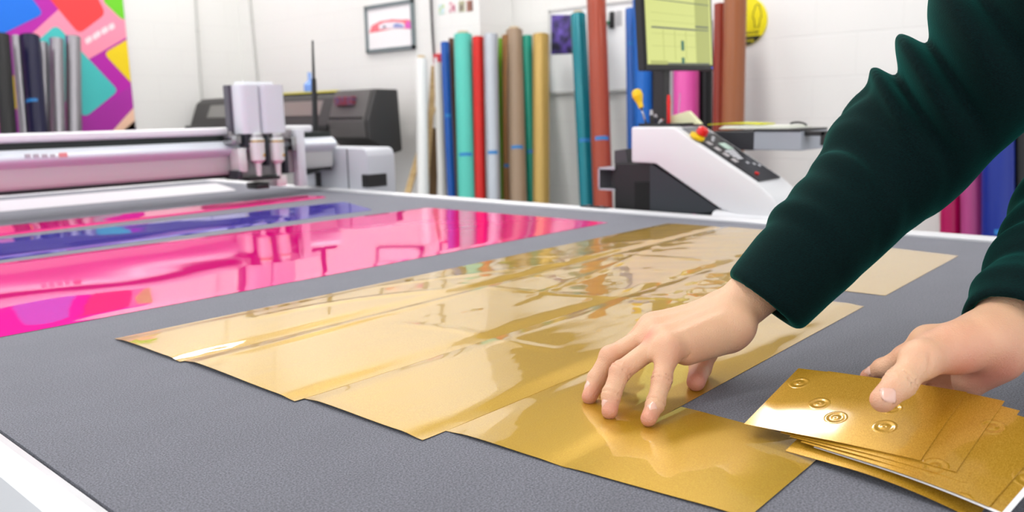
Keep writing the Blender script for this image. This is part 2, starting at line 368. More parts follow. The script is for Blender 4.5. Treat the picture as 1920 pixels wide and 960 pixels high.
# ------------------------------------------------------------------ sheets on the table
def film(name, col, refl, rough, bump_sc, bump_st, bump_d, metal=0.0, ior=1.9, speck=None, rings=False, cuts=None):
    m = bpy.data.materials.new(name); m.use_nodes = True; nt = m.node_tree; b = nt.nodes['Principled BSDF']
    b.inputs['Base Color'].default_value = col; b.inputs['Roughness'].default_value = rough if refl < .5 else .35; b.inputs['IOR'].default_value = ior if refl < .5 else 1.5; b.inputs['Metallic'].default_value = metal
    b.inputs['Coat Weight'].default_value = refl; b.inputs['Coat Roughness'].default_value = rough; b.inputs['Coat IOR'].default_value = ior
    tc = nt.nodes.new('ShaderNodeTexCoord')
    mp = nt.nodes.new('ShaderNodeMapping'); mp.inputs['Scale'].default_value = bump_sc; nt.links.new(tc.outputs['Object'], mp.inputs[0])
    no = nt.nodes.new('ShaderNodeTexNoise'); no.inputs['Scale'].default_value = 1; no.inputs['Detail'].default_value = 2; no.inputs['Distortion'].default_value = .6
    nt.links.new(mp.outputs[0], no.inputs['Vector'])
    h = no.outputs['Fac']
    if cuts:          # fine kiss-cut lines along the sheet
        sx = nt.nodes.new('ShaderNodeSeparateXYZ'); nt.links.new(tc.outputs['Object'], sx.inputs[0])
        for axn, period, w, amt in cuts:
            a = nt.nodes.new('ShaderNodeMath'); a.operation = 'MODULO'; a.inputs[1].default_value = period
            nt.links.new(sx.outputs[axn], a.inputs[0])
            c = nt.nodes.new('ShaderNodeMath'); c.operation = 'LESS_THAN'; c.inputs[1].default_value = w; nt.links.new(a.outputs[0], c.inputs[0])
            d = nt.nodes.new('ShaderNodeMath'); d.operation = 'MULTIPLY_ADD'; d.inputs[1].default_value = -amt; nt.links.new(c.outputs[0], d.inputs[0]); nt.links.new(h, d.inputs[2]); h = d.outputs[0]
    bp = nt.nodes.new('ShaderNodeBump'); bp.inputs['Strength'].default_value = bump_st; bp.inputs['Distance'].default_value = bump_d
    nt.links.new(h, bp.inputs['Height'])
    nrm = bp.outputs[0]
    if rings:         # embossed round marks: cells of a Voronoi pattern, two rings each
        vo = nt.nodes.new('ShaderNodeTexVoronoi'); vo.voronoi_dimensions = '2D'; vo.inputs['Scale'].default_value = 17; vo.inputs['Randomness'].default_value = .8
        nt.links.new(tc.outputs['Object'], vo.inputs['Vector'])
        mr = nt.nodes.new('ShaderNodeMath'); mr.operation = 'SINE'
        ml = nt.nodes.new('ShaderNodeMath'); ml.operation = 'MULTIPLY'; ml.inputs[1].default_value = 56.0
        nt.links.new(vo.outputs['Distance'], ml.inputs[0]); nt.links.new(ml.outputs[0], mr.inputs[0])
        lt = nt.nodes.new('ShaderNodeMath'); lt.operation = 'LESS_THAN'; lt.inputs[1].default_value = .17; nt.links.new(vo.outputs['Distance'], lt.inputs[0])
        pr = nt.nodes.new('ShaderNodeMath'); pr.operation = 'MULTIPLY'; nt.links.new(mr.outputs[0], pr.inputs[0]); nt.links.new(lt.outputs[0], pr.inputs[1])
        b2 = nt.nodes.new('ShaderNodeBump'); b2.inputs['Strength'].default_value = .3; b2.inputs['Distance'].default_value = .0007
        nt.links.new(pr.outputs[0], b2.inputs['Height']); nt.links.new(nrm, b2.inputs['Normal']); nrm = b2.outputs[0]
    nt.links.new(nrm, b.inputs['Coat Normal']); nt.links.new(nrm, b.inputs['Normal'])
    if speck:
        n2 = nt.nodes.new('ShaderNodeTexNoise'); n2.inputs['Scale'].default_value = speck[0]; n2.inputs['Detail'].default_value = 2
        nt.links.new(tc.outputs['Object'], n2.inputs['Vector'])
        rp = nt.nodes.new('ShaderNodeValToRGB'); rp.color_ramp.elements[0].position = .35; rp.color_ramp.elements[1].position = .68
        rp.color_ramp.elements[0].color = col; rp.color_ramp.elements[1].color = speck[1]
        nt.links.new(n2.outputs['Fac'], rp.inputs['Fac']); nt.links.new(rp.outputs['Color'], b.inputs['Base Color'])
    return m
M_gold = film('gold_vinyl', rgb(196, 152, 22), 1.0, .018, (5, 16, 5), .45, .0014, metal=.45, ior=1.72, speck=(900, rgb(210, 170, 44)), cuts=[(0, .149, .0012, .5)])
M_goldcard = film('gold_glitter_vinyl', rgb(190, 140, 10), 1.0, .09, (14, 14, 14), .25, .0008, metal=.45, ior=1.6, speck=(1300, rgb(224, 176, 66)), rings=True)
M_pink = film('magenta_film', rgb(250, 14, 140), .0, .02, (3, 5, 3), .25, .0010, metal=.15, ior=2.9)
M_blue = film('violet_film', rgb(84, 70, 190), .15, .03, (3, 8, 3), .5, .0012, metal=.15, ior=2.6)
M_paper = mat('white_paper', rgb(240, 240, 242), 0.6)
def wave(x, y, seed):
    """height of the creases in a sheet lying loosely (metres)"""
    r = np.random.default_rng(seed); z = 0 * x
    for _ in range(9):
        a = r.normal(0, .35) + (PI / 2 if r.random() < .35 else 0); f = r.uniform(4, 13); ph = r.uniform(0, 6.28)
        z = z + r.uniform(.0002, .0005) / (f / 7) * np.sin(f * (x * math.sin(a) + y * math.cos(a)) * 2 + ph)
    return z
CREASES = [  # (x0, y0, x1, y1, height, width)  long soft folds in the gold sheets
    (.46, .935, 1.30, .925, .0028, .006), (.50, .725, 1.35, .705, .0016, .007), (.55, .545, 1.30, .53, .0012, .006),
    (.90, .80, 1.70, .98, .0016, .006), (.80, 1.10, 1.50, .90, .0013, .007), (1.05, .62, 1.65, .82, .0011, .006),
    (.95, 1.02, 1.10, .60, .0011, .007), (1.25, 1.1, 1.45, .72, .0010, .006), (.60, 1.08, .95, .98, .0018, .008), (1.0, .47, 1.25, .55, .0010, .006),
    (1.4, 1.05, 1.8, .85, .0012, .007), (.72, .88, .78, .60, .0008, .009)]
def crease(x, y):
    z = 0 * x
    for x0, y0, x1, y1, h, w in CREASES:
        dx, dy = x1 - x0, y1 - y0; L = math.hypot(dx, dy)
        t = ((x - x0) * dx + (y - y0) * dy) / L / L; dist = ((x - x0) * dy - (y - y0) * dx) / L
        dist = dist + .012 * np.sin(t * 5 + x0 * 9)
        z = z + h * np.exp(-(dist / w) ** 2) * np.clip(np.minimum(t, 1 - t) * 6, 0, 1) * (t > 0) * (t < 1)
    return z
def sheet(name, corners, m, z0, step, seed, amp=1.0, folds=0.0, edge=None, label=None, cat='sheet', group=None, curl=0.0):
    """a thin sheet with four corners (x,y) [near-left.. order a,b,c,d] as a solid grid"""
    a, b, c, d = [np.array(p, float) for p in corners]
    nu = max(2, int(max(np.linalg.norm(b - a), np.linalg.norm(c - d)) / step)); nv = max(2, int(max(np.linalg.norm(d - a), np.linalg.norm(c - b)) / step))
    U, W = np.meshgrid(np.linspace(0, 1, nu + 1), np.linspace(0, 1, nv + 1), indexing='ij')
    X = a[0] * (1 - U) * (1 - W) + b[0] * U * (1 - W) + c[0] * U * W + d[0] * (1 - U) * W
    Y = a[1] * (1 - U) * (1 - W) + b[1] * U * (1 - W) + c[1] * U * W + d[1] * (1 - U) * W
    Z = wave(X, Y, seed) * amp
    if folds:
        Z = Z + crease(X, Y) * folds
        far = np.clip((X - .85) / .35, 0, 1); q = X * 46 + 5 * np.sin(Y * 23 + X * 3) ; Z = Z + far * (.00022 * np.sin(q) + .00016 * np.sin(X * 91 + Y * 38 + 2 * np.sin(Y * 31)) + .0002 * np.sin(Y * 60 + 3 * np.sin(X * 14)))
    wid = np.linalg.norm(d - a); em = np.clip(np.minimum(W, 1 - W) * wid / .03, 0, 1); Z = (Z - Z.min()) * em * em * (3 - 2 * em)
    Z = Z + .00025
    if curl: Z = Z + curl * np.exp(-U * np.linalg.norm(b - a) / .012) * (.5 + .5 * np.sin(W * 7 + seed))
    Z = np.maximum(Z, .0002) + TZ + z0
    bm = bmesh.new(); th = .00025
    top = [[bm.verts.new((X[i, j], Y[i, j], Z[i, j] + th)) for j in range(nv + 1)] for i in range(nu + 1)]
    bot = [[bm.verts.new((X[i, j], Y[i, j], Z[i, j])) for j in range(nv + 1)] for i in range(nu + 1)]
    for i in range(nu):
        for j in range(nv):
            bm.faces.new([top[i][j], top[i + 1][j], top[i + 1][j + 1], top[i][j + 1]])
            bm.faces.new([bot[i][j], bot[i][j + 1], bot[i + 1][j + 1], bot[i + 1][j]])
    for i in range(nu):
        bm.faces.new([top[i][0], bot[i][0], bot[i + 1][0], top[i + 1][0]]); bm.faces.new([top[i][nv], top[i + 1][nv], bot[i + 1][nv], bot[i][nv]])
    for j in range(nv):
        bm.faces.new([top[0][j], top[0][j + 1], bot[0][j + 1], bot[0][j]]); bm.faces.new([top[nu][j], bot[nu][j], bot[nu][j + 1], top[nu][j + 1]])
    me = bpy.data.meshes.new(name); bm.to_mesh(me); bm.free(); me.materials.append(m)
    me.polygons.foreach_set('use_smooth', [True] * len(me.polygons)); me.set_sharp_from_angle(angle=math.radians(60))
    o = bpy.data.objects.new(name, me); C.objects.link(o)
    return tag(o, label, cat, group)
GG = 'gold vinyl sheets laid on the table'
gA = onz(215, 637); gB = onz(330, 678); gC = onz(345, 678); gD = onz(545, 752); gE = onz(568, 748); gF = onz(782, 824); gG = onz(832, 808); gH = onz(1063, 879)
XE = 1.85
sheet('gold_sheet', [(gB[0], gC[1] - .003), (XE, .952), (1.842, 1.103), (gA[0], gA[1])], M_gold, .0010, .007, 3, 1.0, 1.0, label='narrow gold vinyl sheet along the pink sheet, reaching farthest towards the cutter head', group=GG, curl=.001)
sheet('gold_sheet', [(gD[0], gE[1] - .003), (XE, .718), (XE, .956), (gC[0], gC[1])], M_gold, .0007, .007, 3, 1.0, 1.0, label='long gold vinyl sheet, second from the pink sheet, with a pale reflection', group=GG, curl=.001)
sheet('gold_sheet', [(gF[0], gG[1] - .003), (XE, .536), (XE, .722), (gE[0], gE[1])], M_gold, .0004, .007, 3, 1.0, 1.0, label='long gold vinyl sheet, third from the pink sheet, between two overlapping ones', group=GG, curl=.001)
g15 = onz(1620, 575); g14 = onz(1281, 768)
sheet('gold_sheet', [(gH[0], gH[1]), (g14[0] - .0, g14[1]), (g15[0], g15[1]), (g15[0] + .0, .538), (gG[0], gG[1])][0:1] + [(g15[0], g15[1]), (g15[0], .540), (gG[0], gG[1])], M_gold, .0001, .006, 3, .8, .8, label='gold vinyl sheet under the outstretched fingers', group=GG, curl=.0008)
n0 = onz(1063, 879); n1 = onz(1402, 974); n2 = onz(1561, 839); n3 = onz(1290, 768)
sheet('gold_sheet', [(n1[0], n1[1]), (n2[0], n2[1]), (n3[0], g14[1] + .004), (n0[0], gH[1] + .004)], M_gold, .0008, .005, 3, .8, .5, label='small gold vinyl sheet nearest the camera, its corner towards the held cards', group=GG)
q1 = onz(1797, 480); q2 = onz(1660, 555); q3 = onz(1585, 548); q4 = onz(1700, 468)
sheet('gold_sheet', [(q2[0], q2[1]), (q1[0], q1[1]), (q4[0], .532), (q3[0], .530)], M_gold, .0001, .008, 9, .3, 0, label='pale gold vinyl sheet lying apart near the far white edge, beneath the green sleeve', group=GG)
# magenta and violet films
sheet('magenta_film', [(.262, 1.274), onz(1140, 418)[:2], onz(800, 390)[:2], (.262, 1.965)], M_pink, .0003, .011, 11, .5, 0, label='wide shiny magenta film next to the gold sheets', group='films on the cutting table')
sheet('violet_film', [(.262, 2.0), onz(698, 394)[:2], (1.72, 2.33), (.262, 2.39)], M_blue, .0003, .014, 12, 1.0, 0, label='shiny violet film strip between two magenta ones', group='films on the cutting table')
sheet('magenta_film', [(.262, 2.41), onz(612, 371)[:2], (1.79, 2.66), (.262, 2.69)], M_pink, .0003, .014, 13, 1.0, 0, label='far magenta film strip closest to the gantry', group='films on the cutting table')
pc = onz(480, 351)
sheet('white_sheet', [(.30, 3.13), onz(443, 357)[:2], (pc[0], pc[1]), (.30, 3.60)][0:2] + [(pc[0] + .02, 3.55), (.30, 3.6)], mat('pale_grey_sheet', rgb(206, 204, 210), .5), .0003, .05, 14, .6, 0, label='plain pale grey sheet lying on the felt behind the gantry', cat='sheet')
# ================================================================== THINGS ALONG THE WALLS
M_core = mat('cardboard_core', rgb(200, 178, 140), .8)
M_tape = mat('blue_tape', rgb(20, 120, 190), .5)
def vinyl(name, c, rough=.34, metal=0.0, coat=.18):
    c = rgb(*c); m = .74 if not metal else .85
    return mat('vinyl_' + name, (c[0] * m, c[1] * m, c[2] * m, 1), rough, metal, coat=.04 if max(c[:3]) < .06 else coat, coat_rough=.15, spec=.3)
def make_roll(name, label, group, top, low, xt, xl, wpx, m, tapes=(), core=True, cat='roll', zfloor=0.0, plane='x', part='vinyl', seam=True):
    on_ = onx if plane == 'x' else ony
    P1 = V(on_(top[0], top[1], xt)); P2 = V(on_(low[0], low[1], xl))
    d = (P1 - P2).normalized()
    depth = -(R3.T @ (np.array(P1) - CAM))[2]
    r = wpx / 2 * depth / F0
    base = P2 + d * ((zfloor + r * math.hypot(d.x, d.y) - P2.z) / d.z)
    t = thing(name, base, label, cat, group)
    bm = bmesh.new(); tube(bm, base, P1, r, n=36)
    # loose outer edge of the wound film
    u = d.orthogonal().normalized(); w_ = d.cross(u)
    obj(part, bm, m, t, True, 40)
    if core:
        bm = bmesh.new(); ring_tube(bm, P1 - d * .02, P1 + d * .02, r * .62, r * .54); obj('core', bm, M_core, t, True, 40)
    for f in tapes:            # pixel height of a strip of tape on the roll
        py = f; s = (py - top[1]) / (low[1] - top[1]); c = P1.lerp(P2, s)
        side = Vector((-1, -.9, 0)).normalized(); side = (side - d * side.dot(d)).normalized(); sd = d.cross(side).normalized()
        bm = bmesh.new(); n = 10; h = .011; rr = r + .0008; a = []; b = []; a2 = []; b2 = []
        for i in range(n + 1):
            ang = (i / n - .5) * 1.5; e = side * math.cos(ang) + sd * math.sin(ang)
            a.append(bm.verts.new(c + e * rr - d * h)); b.append(bm.verts.new(c + e * rr + d * h))
            a2.append(bm.verts.new(c + e * (r - .001) - d * h)); b2.append(bm.verts.new(c + e * (r - .001) + d * h))
        for i in range(n):
            bm.faces.new([a[i], a[i + 1], b[i + 1], b[i]]); bm.faces.new([a[i], a2[i], a2[i + 1], a[i + 1]]); bm.faces.new([b[i], b[i + 1], b2[i + 1], b2[i]])
        for q in (0, n): bm.faces.new([a[q], b[q], b2[q], a2[q]])
        obj('tape_strip', bm, M_tape, t)
    return t
G1 = 'vinyl rolls leaning against the white wall'
R_ = lambda *a, **k: make_roll('vinyl_roll', a[0] , G1, *a[1:], **k)
R_('narrow blue vinyl roll at the end of the row, beside the white batten', (834, 80), (847, 367), 4.09, 3.93, 16, vinyl('blue', (0, 92, 190)), tapes=(219,), core=False)
R_('thin dark brown vinyl roll squeezed between blue and turquoise', (846, 72), (858, 367), 4.15, 4.08, 10, vinyl('dark_brown', (112, 74, 54)), core=False)
R_('pale turquoise vinyl roll with a cardboard core on top', (868, 66), (876, 370), 4.08, 3.92, 34, vinyl('turquoise', (98, 222, 204)), tapes=(292,))
R_('bright red vinyl roll beside the turquoise one', (896, 70), (901, 372), 4.10, 3.96, 21, vinyl('red', (232, 34, 26)), core=False)
R_('silver grey vinyl roll between the red and the brown ones', (920, 65), (926, 374), 4.12, 3.98, 26, vinyl('silver', (196, 202, 210), .25, .35), tapes=(287,), core=False)
R_('lime green vinyl roll, only its upper part seen behind the copper one', (938, 72), (943, 372), 4.40, 4.34, 12, vinyl('lime', (124, 190, 0)), core=False)
R_('thin copper brown vinyl roll tucked against the thick taupe one', (948, 66), (951, 375), 4.26, 4.12, 14, vinyl('copper', (166, 116, 62)), tapes=(311,), core=False)
R_('thick taupe vinyl roll with a rounded top', (964, 58), (972, 377), 4.32, 4.10, 32, vinyl('taupe', (176, 150, 124)), tapes=(280,))
R_('emerald green vinyl roll between taupe and gold', (988, 68), (998, 378), 4.37, 4.20, 19, vinyl('emerald', (16, 164, 138)), tapes=(286,), core=False)
R_('matt gold vinyl roll at the near end of the first row', (1014, 66), (1015, 379), 4.34, 4.14, 31, vinyl('old_gold', (200, 166, 92), .3, .3), core=False)
R_('iridescent teal vinyl roll touching the tall rust roll', (1084, 28), (1102, 386), 4.36, 4.12, 29, vinyl('teal', (14, 132, 146), .22, .2), tapes=(268,))
R_('tall rust brown vinyl roll reaching above the picture edge', (1117, -30), (1131, 384), 4.26, 4.02, 36, vinyl('rust', (178, 76, 52)), tapes=(264,))
R_('light blue vinyl roll with a tape strip, left behind the monitor', (1182, 17), (1187, 380), 4.40, 4.22, 19, vinyl('sky_blue', (60, 122, 214)), tapes=(84,), core=False)
R_('deep blue vinyl roll half covered by the monitor', (1203, 0), (1209, 380), 4.34, 4.14, 34, vinyl('deep_blue', (0, 108, 206)), core=False)
R_('black vinyl roll behind the monitor arm', (1234, 30), (1239, 380), 4.40, 4.23, 26, vinyl('black', (26, 26, 28)), core=False)
R_('candy pink vinyl roll seen under the monitor', (1287, 60), (1286, 380), 4.32, 4.12, 48, vinyl('candy_pink', (244, 92, 184)), core=False)
R_('black vinyl roll between pink and rust red', (1323, 40), (1322, 380), 4.40, 4.26, 26, vinyl('black', (26, 26, 28)), core=False)
R_('rust red vinyl roll behind the copper brown one', (1350, 8), (1346, 380), 4.34, 4.18, 22, vinyl('rust_red', (156, 54, 32)), core=False)
R_('tall copper brown vinyl roll next to the yellow round sign', (1379, -14), (1371, 380), 4.28, 4.10, 42, vinyl('copper_brown', (168, 100, 60)), core=False)
R_('crimson vinyl roll seen under the green sleeve', (1783, 230), (1783, 440), 4.40, 4.34, 38, vinyl('crimson', (200, 0, 100)), core=False)
R_('mauve pink vinyl roll between crimson and blue', (1822, 225), (1824, 440), 4.37, 4.3, 40, vinyl('mauve', (200, 78, 150)), core=False)
R_('broad royal blue vinyl roll seen under the green sleeve', (1871, 190), (1871, 440), 4.34, 4.24, 54, vinyl('royal_blue', (0, 44, 160)), tapes=(436,), core=False)
R_('black vinyl roll at the far right of the wall', (1912, 190), (1912, 440), 4.38, 4.3, 22, vinyl('black', (26, 26, 28)), core=False)
# white tube and battens
make_roll('cardboard_tube', 'white tube with open end leaning beside the battens', None, (790, 110), (793, 363), 4.0, 3.9, 22, mat('white_tube', rgb(238, 238, 236), .5), core=True, cat='tube', part='tube_wall')
M_wood = mat('raw_wood', rgb(206, 178, 128), .7, speck=((3, 3, 40), rgb(180, 148, 100), .35, .7))
M_wood2 = mat('brown_wood', rgb(120, 92, 60), .7)
def batten(top, low, xt, xl, w, th, m, label, group='battens leaning on the wall', name='wooden_batten'):
    P1 = V(onx(*top, xt)); P2 = V(onx(*low, xl)); d = (P1 - P2).normalized(); base = P2 + d * ((0.01 - P2.z) / d.z)
    s = Vector((-.6, .75, 0)); s = (s - d * s.dot(d)).normalized(); n = d.cross(s)
    bm = bmesh.new()
    vs = []
    for c in (base, P1):
        for a, b in ((-1, -1), (1, -1), (1, 1), (-1, 1)): vs.append(bm.verts.new(c + s * a * w / 2 + n * b * th / 2))
    bm.faces.new(vs[:4]); bm.faces.new(vs[4:][::-1])
    for i in range(4): bm.faces.new([vs[i], vs[(i + 1) % 4], vs[4 + (i + 1) % 4], vs[4 + i]])
    bmesh.ops.bevel(bm, geom=bm.edges[:], offset=.002, segments=1, affect='EDGES')
    o = obj(name, bm, m); return tag(o, label, 'batten', group)
batten((814, 124), (806, 240), 4.10, 4.02, .040, .02, M_wood, 'pale wooden batten ending just under the black cable')
batten((812, 200), (765, 360), 4.05, 3.86, .045, .022, M_wood, 'pale wooden batten slanting down towards the printer')
batten((816, 240), (812, 360), 4.13, 4.1, .055, .02, M_wood2, 'dark brown wooden batten standing behind the white tube')
M_foam = mat('white_foam', rgb(232, 231, 226), .8, bump=((60, 60, 60), .4, .004))
make_roll('foam_roll', 'slim roll of white foam wrap beside the blue vinyl roll', None, (821, 118), (829, 366), 4.12, 4.00, 15, M_foam, core=False, cat='roll', part='foam_wrap')

# left group in front of the poster
G2 = 'silver and dark rolls before the poster'
M_silv = vinyl('silver_foil', (150, 148, 154), .33, .8, .1)
L_ = lambda *a, **k: make_roll('vinyl_roll', a[0], G2, *a[1:], plane='y', **k)
L_('black vinyl roll at the left picture edge before the poster', (2, 66), (16, 255), 6.62, 6.42, 28, vinyl('black', (26, 26, 28)), core=False)
L_('slim purple and yellow striped roll beside the black one', (22, 80), (34, 255), 6.86, 6.75, 10, mat('purple_yellow', rgb(160, 30, 160), .4, speck=((.01, .01, 1.6), rgb(235, 205, 20), .49, .5)), core=False)
L_('silver foil roll between the black and the navy roll', (30, 68), (46, 255), 6.74, 6.55, 17, M_silv, core=False)
L_('navy blue vinyl roll with a blue tape strip', (56, 68), (72, 255), 6.70, 6.50, 33, vinyl('navy', (14, 14, 60)), tapes=(193,), core=False)
L_('silver foil roll right beside the navy one', (80, 80), (86, 255), 6.84, 6.7, 17, M_silv, core=False)
L_('thicker silver foil roll in the middle of the foil rolls', (106, 74), (110, 255), 6.80, 6.62, 24, M_silv, core=False)
L_('tallest silver foil roll at the end of the group', (137, 70), (139, 255), 6.82, 6.64, 26, M_silv, core=False)
L_('shorter silver foil roll mirroring the poster', (94, 86), (98, 255), 6.95, 6.86, 12, M_silv, core=False)

# poster on the left wall
PY = YL - .012
tl = ony(0, -60, PY); 
def pp(px, py): q = ony(px, py, PY); return q
t = thing('wall_poster', (2.4, PY, 1.25), 'large colourful poster of rounded coloured squares on a purple and pink ground', 'poster')
xR = onx  # (unused alias kept short)
zt = TZ + 1.75; zb = float(pp(250, 250)[2]) - .03; xr = 3.13; xl = 1.2
bm = bmesh.new(); box(bm, (xl, PY, zb), (xr, YL - .0005, zt))
obj('poster_sheet', bm, mat('poster_purple', rgb(190, 20, 172), .45), t)
def clip_poly(P):
    def cl(P, f, g):
        out = []
        for i in range(len(P)):
            a, b = P[i], P[(i + 1) % len(P)]; fa, fb = f(a), f(b)
            if fa >= 0: out.append(a)
            if (fa >= 0) != (fb >= 0): s = fa / (fa - fb); out.append((a[0] + (b[0] - a[0]) * s, a[1] + (b[1] - a[1]) * s))
        return out
    P = cl(P, lambda p: xr - p[0], 0); P = cl(P, lambda p: p[0] - xl, 0); P = cl(P, lambda p: zt - p[1], 0); P = cl(P, lambda p: p[1] - zb, 0)
    return P
def rpoly(corners, rad=.05, seg=5):
    """corner pixels -> rounded polygon on the poster plane (x, z)"""
    Q = [np.array([pp(*c)[0], pp(*c)[2]]) for c in corners]; out = []; n = len(Q)
    for i in range(n):
        a, b, c = Q[i - 1], Q[i], Q[(i + 1) % n]; r = min(rad, .4 * np.linalg.norm(a - b), .4 * np.linalg.norm(c - b))
        p = b + (a - b) / np.linalg.norm(a - b) * r; q = b + (c - b) / np.linalg.norm(c - b) * r
        for k in range(seg + 1):
            s = k / seg; out.append(tuple((1 - s) ** 2 * p + 2 * s * (1 - s) * b + s * s * q))
    return clip_poly(out)
def patch(name, corners, col, lay, rad=.05):
    bm = bmesh.new(); P = rpoly(corners, rad); prism(bm, P, 1, PY - .0012 * (lay + 1), PY - .0012 * lay)
    o = obj(name, bm, mat('poster_' + name, rgb(*col), .45), t); tag(o, name.replace('_', ' ')); return o
patch('pink_stripe', [(-80, 190), (250, -110), (360, -40), (160, 110), (0, 240), (-80, 240)], (255, 150, 178), 0, .005)
patch('dark_magenta_stripe', [(150, 228), (260, 150), (330, 200), (260, 300), (140, 300)], (176, 40, 166), 0, .005)
patch('cream_stripe', [(196, 262), (252, 200), (270, 216), (232, 270)], (250, 205, 175), 1, .005)
patch('navy_corner', [(225, 250), (262, 218), (300, 240), (262, 270)], (30, 20, 100), 1, .005)
patch('blue_square', [(-70, 20), (10, -70), (82, 26), (0, 66)], (0, 116, 232), 1)
patch('red_square', [(60, -42), (150, -70), (198, 26), (148, 64)], (250, 62, 66), 1)
patch('green_square', [(190, 0), (250, -60), (330, -20), (232, 40)], (110, 210, 30), 1)
patch('turquoise_square', [(64, 82), (105, 46), (222, 170), (160, 220), (120, 190)], (70, 198, 196), 1)
patch('yellow_square', [(194, 100), (262, 60), (300, 130), (250, 160)], (246, 214, 0), 1)
patch('pink_band', [(118, 60), (235, -20), (262, 55), (165, 112)], (255, 150, 178), .7, .01)
for a, b in (((158, 80), (170, 72)), ((172, 72), (186, 62)), ((188, 62), (200, 54)), ((202, 54), (212, 48))):
    patch('white_mark', [(a[0], a[1] - 6), (b[0], b[1] - 6), (b[0] + 4, b[1] + 4), (a[0] + 4, a[1] + 4)], (255, 225, 232), 2, .02)

# pipes on the left wall and the corner
M_pipe = mat('painted_pipe', rgb(204, 204, 200), .5)
def pipe(a, b, plane, v, r, label):
    f = ony if plane == 'y' else onx
    P1 = V(f(*a, v)); P2 = V(f(*b, v)); d = (P2 - P1).normalized()
    P1 = P1 - d * 1.0; P2 = P2 + d * .7
    t = thing('wall_pipe', P2, label, 'pipe'); bm = bmesh.new(); tube(bm, P1, P2, r, n=16); obj('pipe_run', bm, M_pipe, t, True, 40)
    for k in (.25, .5, .75):
        c = P1.lerp(P2, k); bm = bmesh.new(); tube(bm, c - d * .012, c + d * .012, r * 1.35, n=16); obj('pipe_clip', bm, M_pipe, t, True, 40)
    return t
pipe((367, 0), (378, 180), 'y', YL - .014, .011, 'thin white painted pipe running down the wall beside the poster')
pipe((468, 0), (482, 145), 'x', XS - .014, .011, 'thin white painted pipe near the corner above the cutter head')

# framed picture
def quad_on_x(name, px, x, th, m, parent, out=0.0):
    P = [onx(*p, x) for p in px]; bm = bmesh.new()
    prism(bm, [(p[1], p[2]) for p in P], 0, x - th - out, x - out); return obj(name, bm, m, parent)
fx = XS - .004
A = onx(686, 13, fx); B = onx(778, -3, fx); Cc = onx(779, 91, fx); D = onx(690, 101, fx)
y0, y1 = (D[1] + A[1]) / 2, (B[1] + Cc[1]) / 2; z0, z1 = (D[2] + Cc[2]) / 2, (A[2] + B[2]) / 2
t = thing('framed_picture', (fx, (y0 + y1) / 2, z0), 'framed print of a red and blue shape hanging on the white wall', 'picture')
M_frame = mat('frame_grey', rgb(120, 132, 134), .4)
fw = .028
bm = bmesh.new()
for lo, hi in (((y1, z0), (y0, z0 + fw)), ((y1, z1 - fw), (y0, z1)), ((y1, z0), (y1 + fw, z1)), ((y0 - fw, z0), (y0, z1))):
    box(bm, (fx - .022, lo[0], lo[1]), (fx, hi[0], hi[1]), .002)
obj('frame', bm, M_frame, t)
bm = bmesh.new(); box(bm, (fx - .010, y1 + fw, z0 + fw), (fx - .002, y0 - fw, z1 - fw)); pr = obj('print', bm, mat('print_paper', rgb(246, 244, 245), .4), t)
def arc_shape(name, pts_px, col, lay):
    P = [(onx(*p, fx - .012)[1], onx(*p, fx - .012)[2]) for p in pts_px]; bm = bmesh.new(); prism(bm, P, 0, fx - .0115 - lay * .0008, fx - .0105 - lay * .0008)
    o = obj(name, bm, mat('print_' + name, rgb(*col), .5), t); return o
arc_shape('red_shape', [(692, 62), (697, 48), (712, 40), (735, 36), (752, 37), (766, 36), (773, 44), (775, 55), (765, 54), (752, 53), (735, 54), (715, 58)], (240, 120, 130), 0)
arc_shape('white_shape', [(711, 55), (710, 47), (722, 42), (742, 41), (757, 43), (760, 52), (742, 53)], (240, 232, 240), 1)
arc_shape('violet_shape', [(758, 50), (764, 38), (772, 44), (774, 54), (764, 54)], (226, 100, 190), 1)
arc_shape('blue_shape', [(738, 52), (738, 46), (744, 43), (756, 47), (757, 52)], (150, 160, 210), 2)
arc_shape('grey_shape', [(717, 53), (719, 48), (723, 48), (724, 52)], (140, 130, 145), 2)

# black cable and small red switch near the step of the wall
P1 = V(onx(806, -60, XS - .02)); P2 = V(onx(815, 125, XS - .02))
bm = bmesh.new(); tube(bm, P1, P2, .008, n=10, segs=8, bend=(0, .008, 0)); tag(obj('wall_cable', bm, M_black, None, True), 'black cable hanging down the wall beside the framed picture', 'cable')
P = onx(824, 113, XS)
t = thing('wall_switch', P, 'small red switch box on the wall beside the blue roll', 'switch')
bm = bmesh.new(); box(bm, P + np.array([-.03, -.035, -.045]), P + np.array([0, .035, .045]), .004); obj('switch_plate', bm, mat('switch_red', rgb(205, 60, 66), .4), t)
bm = bmesh.new(); box(bm, P + np.array([-.036, -.010, -.018]), P + np.array([-.03, .018, .018]), .002); obj('rocker', bm, M_whitesatin, t)
# four small photos
for (cx, cy), c1, c2, lab in (((828, 18), (190, 210, 120), (205, 225, 240), 'yellow green'), ((848, 13), (190, 90, 120), (240, 225, 225), 'pink and white'), ((866, 12), (130, 120, 110), (190, 190, 150), 'grey green'), ((881, 11), (170, 120, 100), (120, 80, 70), 'brown')):
    P = onx(cx, cy, XS); 
    t = thing('photo_print', P, f'small {lab} photo stuck on the wall above the rolls', 'photo', 'small photos on the wall')
    bm = bmesh.new(); box(bm, P + np.array([-.003, -.028, -.036]), P + np.array([0, .028, .036])); obj('photo_sheet', bm, mat('photo_' + lab.replace(' ', '_'), rgb(*c1), .4, speck=((30, 30, 30), rgb(*c2), .4, .6)), t)
